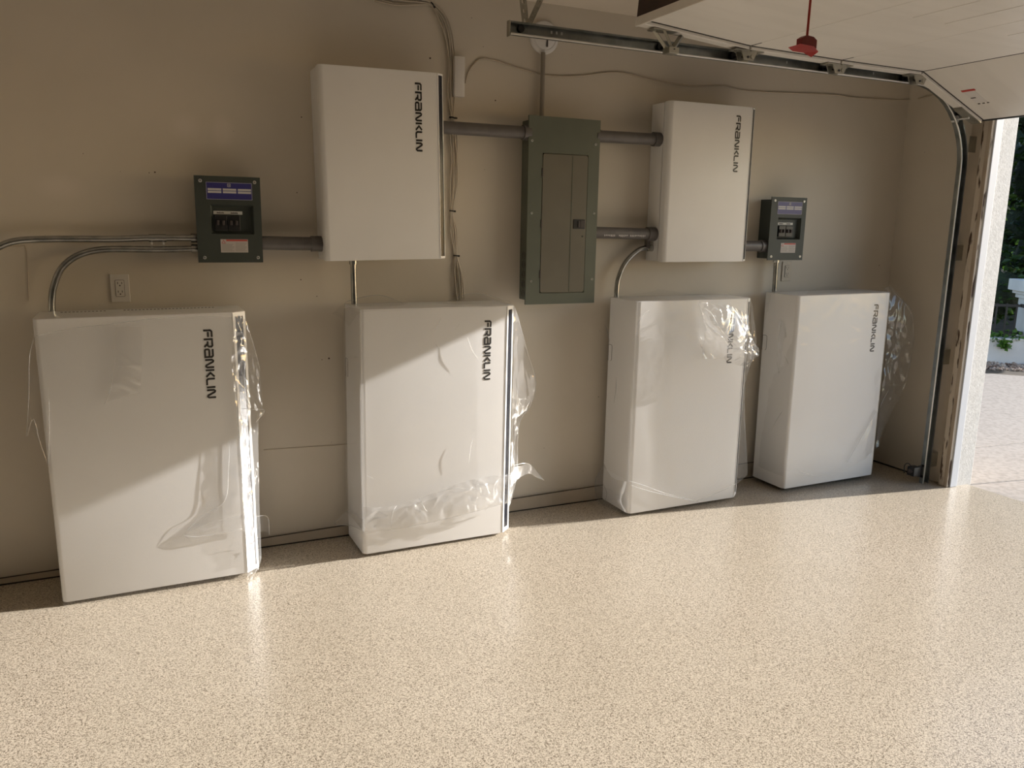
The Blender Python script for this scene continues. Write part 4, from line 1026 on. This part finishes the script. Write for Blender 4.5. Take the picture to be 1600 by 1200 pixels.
# joints run nearly along x; joint B passes (3.935,-0.586) - (4.394,-0.655); joint C passes (4.758,0.008) - (5.326,-0.037)
jB = lambda x: -0.586-0.15*(x-3.935); jC = lambda x: 0.008-0.079*(x-4.758)
g = 0.006
slab([(3.893, -9), (9.0, -9), (9.0, jB(9)-g), (3.893, jB(3.893)-g)])
slab([(3.893, jB(3.893)+g), (9.0, jB(9)+g), (9.0, jC(9)-g), (3.925, jC(3.925)-g), (3.925, -0.55), (3.893, -0.56)])
slab([(3.925, jC(3.925)+g), (9.0, jC(9)+g), (9.0, 1.2), (8.1, 1.95), (6.9, 3.3), (3.925, 3.3)])
for (ya, yb) in ((jB(3.893), jB(9.0)), (jC(3.893), jC(9.0))):
    b = NB(); tube(b, [(3.9, ya, -0.033), (9.0, yb, -0.033)], 0.009, 4); obj('joint_filler', b, M_DARK, drv)
b = NB(); box(b, (3.8855, -9, -0.12), (3.8925, -0.55, -0.010)); obj('joint_filler', b, M_DARK, drv)
b = NB(); box(b, (3.70, -9, -0.3), (40, 20, -0.16)); box(b, (3.9, -9, -0.16), (9, 3.3, -0.10)); struct(obj('ground', b, M_SOIL))
b = NB(); box(b, (9.0, -9, -0.16), (30, 1.2, -0.03)); struct(obj('street', b, M_CONC))
# gravel strip between the drive and the low wall
rnd = random.Random(7)
b = NB()
for i in range(4200):
    t = rnd.random(); s = rnd.random()
    px = 7.0+1.9*t+ (s*1.15)*0.72; py = 3.25-1.35*1.06*t+(s*1.15)*0.69
    r = rnd.uniform(0.010, 0.024)
    m3 = Matrix.Translation((px, py, -0.03+rnd.uniform(-0.01, 0.02))) @ Matrix.Rotation(rnd.uniform(0, 6), 4, (rnd.random(), rnd.random(), 1)) @ Matrix.Diagonal((r, r*rnd.uniform(.6, 1), r*rnd.uniform(.4, .8), 1))
    bmesh.ops.create_icosphere(b, subdivisions=0 if False else 1, radius=1.0, matrix=m3)
tag(obj('gravel', b, M_STONE), 'strip of brown gravel along the foot of the white garden wall', 'gravel', kind='stuff')
b = NB(); prism(b, [(6.6, 3.0), (8.1, 1.6), (9.6, 0.9), (10.6, 2.2), (8.6, 4.6)], 'z', -0.15, -0.034); struct(obj('planting_bed', b, M_SOIL))
# low garden wall, running parallel to the gravel strip
wd = Vector((0.815, -0.58, 0)); wn = Vector((0.58, 0.815, 0))
WP = Vector((8.72, 2.62, 0))
def wloc(bm):
    bm.transform(Matrix(((wd.x, wn.x, 0, 0), (wd.y, wn.y, 0, 0), (0, 0, 1, 0), (0, 0, 0, 1)))); return bm
lw = thing('garden_wall', 'low white garden wall outside, carrying ivy and an iron railing', 'wall', tuple(WP))
b = NB(); box(b, (-2.6, 0.0, -0.12), (1.6, 0.22, 0.27), 0.008); obj('wall', wloc(b), M_PWALL, lw)
b = NB(); box(b, (-2.62, -0.012, 0.262), (1.6, 0.23, 0.285), 0.006); obj('coping', wloc(b), M_PWALL, lw)
gp = thing('gate_pillar', 'white square garden pillar with a stepped cap beyond the driveway', 'pillar', tuple(WP+wd*0.50+wn*0.02))
b = NB(); box(b, (-0.16, -0.03, 0.287), (0.36, 0.34, 0.80), 0.006); obj('shaft', wloc(b), M_PWALL, gp)
for (e, z0, z1) in ((0.03, 0.76, 0.81), (0.06, 0.81, 0.85), (0.10, 0.85, 0.985)):
    b = NB(); box(b, (-0.16-e, -0.03-e, z0), (0.36+e, 0.34+e, z1), 0.005); obj('cap_moulding', wloc(b), M_PWALL, gp)
rl = thing('iron_railing', 'black iron railing on the white garden wall beside the pillar', 'railing', tuple(WP))
for z in (0.33, 0.66):
    b = NB(); box(b, (-2.5, 0.09, z), (0.33, 0.12, z+0.03)); obj('rail', wloc(b), M_IRON, rl)
b0 = None
for k in range(25):
    xx = -2.45+k*0.112
    if b0 is None:
        b = NB(); box(b, (-0.009, 0.095, 0.286), (0.009, 0.113, 0.70)); b0 = obj('bar', wloc(b), M_IRON, rl); b0.location = wd*xx
    else:
        c = b0.copy(); COL.objects.link(c); c.parent = rl; c.location = wd*xx
for (xx) in (0.30, ):
    b = NB(); cyl(b, (xx, 0.06, 0.675), (xx, 0.15, 0.675), 0.022, 10); cyl(b, (xx, 0.06, 0.345), (xx, 0.15, 0.345), 0.022, 10); obj('end_knob', wloc(b), M_IRON, rl)
def leaves(name, centers, n, size, m, seed, parent=None, droop=0.3):
    rnd = random.Random(seed); verts = []; faces = []
    for i in range(n):
        c, r = centers[rnd.randrange(len(centers))]
        while True:
            p = Vector((rnd.uniform(-1, 1), rnd.uniform(-1, 1), rnd.uniform(-1, 1)))
            if 0.2 < p.length < 1: break
        p = Vector(c)+Vector((p.x*r[0], p.y*r[1], p.z*r[2]))
        s = size*rnd.uniform(0.6, 1.4)
        a = rnd.uniform(0, 2*PI); d = Vector((math.cos(a), math.sin(a), rnd.uniform(-0.8, 0.5))).normalized()
        q = Vector((rnd.uniform(-1, 1), rnd.uniform(-1, 1), rnd.uniform(-0.2, 1))); w = d.cross(q).normalized()*s*0.32; nn = w.cross(d).normalized()*s*0.10
        k = len(verts)
        verts += [p, p+d*s*0.45+w+nn, p+d*s, p+d*s*0.45-w+nn, p+d*s*0.45]
        faces += [(k, k+1, k+4), (k+1, k+2, k+4), (k+2, k+3, k+4), (k+3, k, k+4)]
    me = bpy.data.meshes.new(name); me.from_pydata([tuple(v) for v in verts], [], faces); me.materials.append(m)
    o = bpy.data.objects.new(name, me); COL.objects.link(o)
    if parent: o.parent = parent
    return o
iv = [((WP+wd*x+wn*0.08).to_tuple()[:2]+(0.27+0.03*math.sin(x*7),), (0.16, 0.12, 0.09)) for x in [(-2.4+0.22*i) for i in range(16)]]
iv += [((WP+wd*x-wn*0.03).to_tuple()[:2]+(0.22,), (0.08, 0.04, 0.06)) for x in (-1.6, -0.9, -0.35, 0.1, 0.6, 0.95)]
tag(leaves('ivy', iv, 2600, 0.055, M_LEAF2, 5), 'green ivy spilling over the top of the low white garden wall', 'ivy', kind='stuff')
def tree(x, y, h, rx, n, label, seed, m=M_LEAF, sz=0.11):
    t = thing('tree', label, 'tree', (x, y, -0.03), group='dark trees beyond the driveway')
    rnd = random.Random(seed)
    b = NB(); tube(b, smooth_path([(0, 0, 0), (0.05, 0.03, h*0.2), (-0.04, 0.02, h*0.45), (0.03, -0.03, h*0.7)], 5), 0.09, 10); obj('trunk', b, M_BARK, t, smooth=180)
    cs = []
    for i in range(26):
        a = rnd.uniform(0, 2*PI); rr = rx*math.sqrt(rnd.random())
        z = rnd.uniform(0.12, 1.0)*h
        k = 1-0.35*abs(z/h-0.5)
        cs.append(((rr*math.cos(a)*k, rr*math.sin(a)*k, z), (rnd.uniform(.35, .6), rnd.uniform(.35, .6), rnd.uniform(.3, .5))))
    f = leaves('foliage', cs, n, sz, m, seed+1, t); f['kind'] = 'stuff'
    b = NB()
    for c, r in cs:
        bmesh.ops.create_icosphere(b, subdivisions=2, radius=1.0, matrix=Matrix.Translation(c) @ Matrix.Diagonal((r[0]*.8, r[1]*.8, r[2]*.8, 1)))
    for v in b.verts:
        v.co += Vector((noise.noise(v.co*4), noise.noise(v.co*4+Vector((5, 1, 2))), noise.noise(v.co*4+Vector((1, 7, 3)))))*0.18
    g_ = obj('shade_core', b, M_CORE, t, smooth=180); g_['kind'] = 'stuff'  # added dark blobs inside the crown, hiding bright sky gaps
    return t
tree(11.0, 2.9, 5.2, 1.3, 9000, 'dark leafy tree right behind the white pillar', 11)
tree(10.3, 4.6, 5.6, 1.4, 9000, 'dark leafy tree farther left behind the iron railing', 21)
tree(13.4, 4.4, 6.5, 1.8, 9000, 'tallest dark tree standing behind the two nearer ones', 31)
tree(9.0, 6.2, 5.0, 1.5, 6000, 'dark leafy tree hidden mostly by the wall end', 41)
tree(14.8, 6.0, 7.0, 2.4, 12000, 'dark tree farthest back beyond the garden wall', 51)

hd = thing('hedge', 'long tall dark hedge closing the view behind all the garden trees', 'hedge', (18.5, 8.2, -0.03))
cs = []
rnd = random.Random(77)
for i in range(44):
    t_ = rnd.uniform(-1, 1)
    cs.append(((-1.6*t_+rnd.uniform(-.4, .4), 5.2*t_, rnd.uniform(0.3, 6.6)), (0.8, 1.1, 1.0)))
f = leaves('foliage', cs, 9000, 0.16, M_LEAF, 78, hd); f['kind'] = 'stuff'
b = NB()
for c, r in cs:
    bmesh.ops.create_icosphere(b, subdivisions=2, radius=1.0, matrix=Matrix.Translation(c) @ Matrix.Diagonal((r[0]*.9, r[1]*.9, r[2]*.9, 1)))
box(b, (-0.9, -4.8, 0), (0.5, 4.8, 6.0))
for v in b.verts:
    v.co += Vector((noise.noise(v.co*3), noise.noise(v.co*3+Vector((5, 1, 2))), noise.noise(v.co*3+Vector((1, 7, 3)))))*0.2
g_ = obj('shade_core', b, M_CORE, hd); g_['kind'] = 'stuff'  # added dark core that keeps sky from showing through, shade in its colour
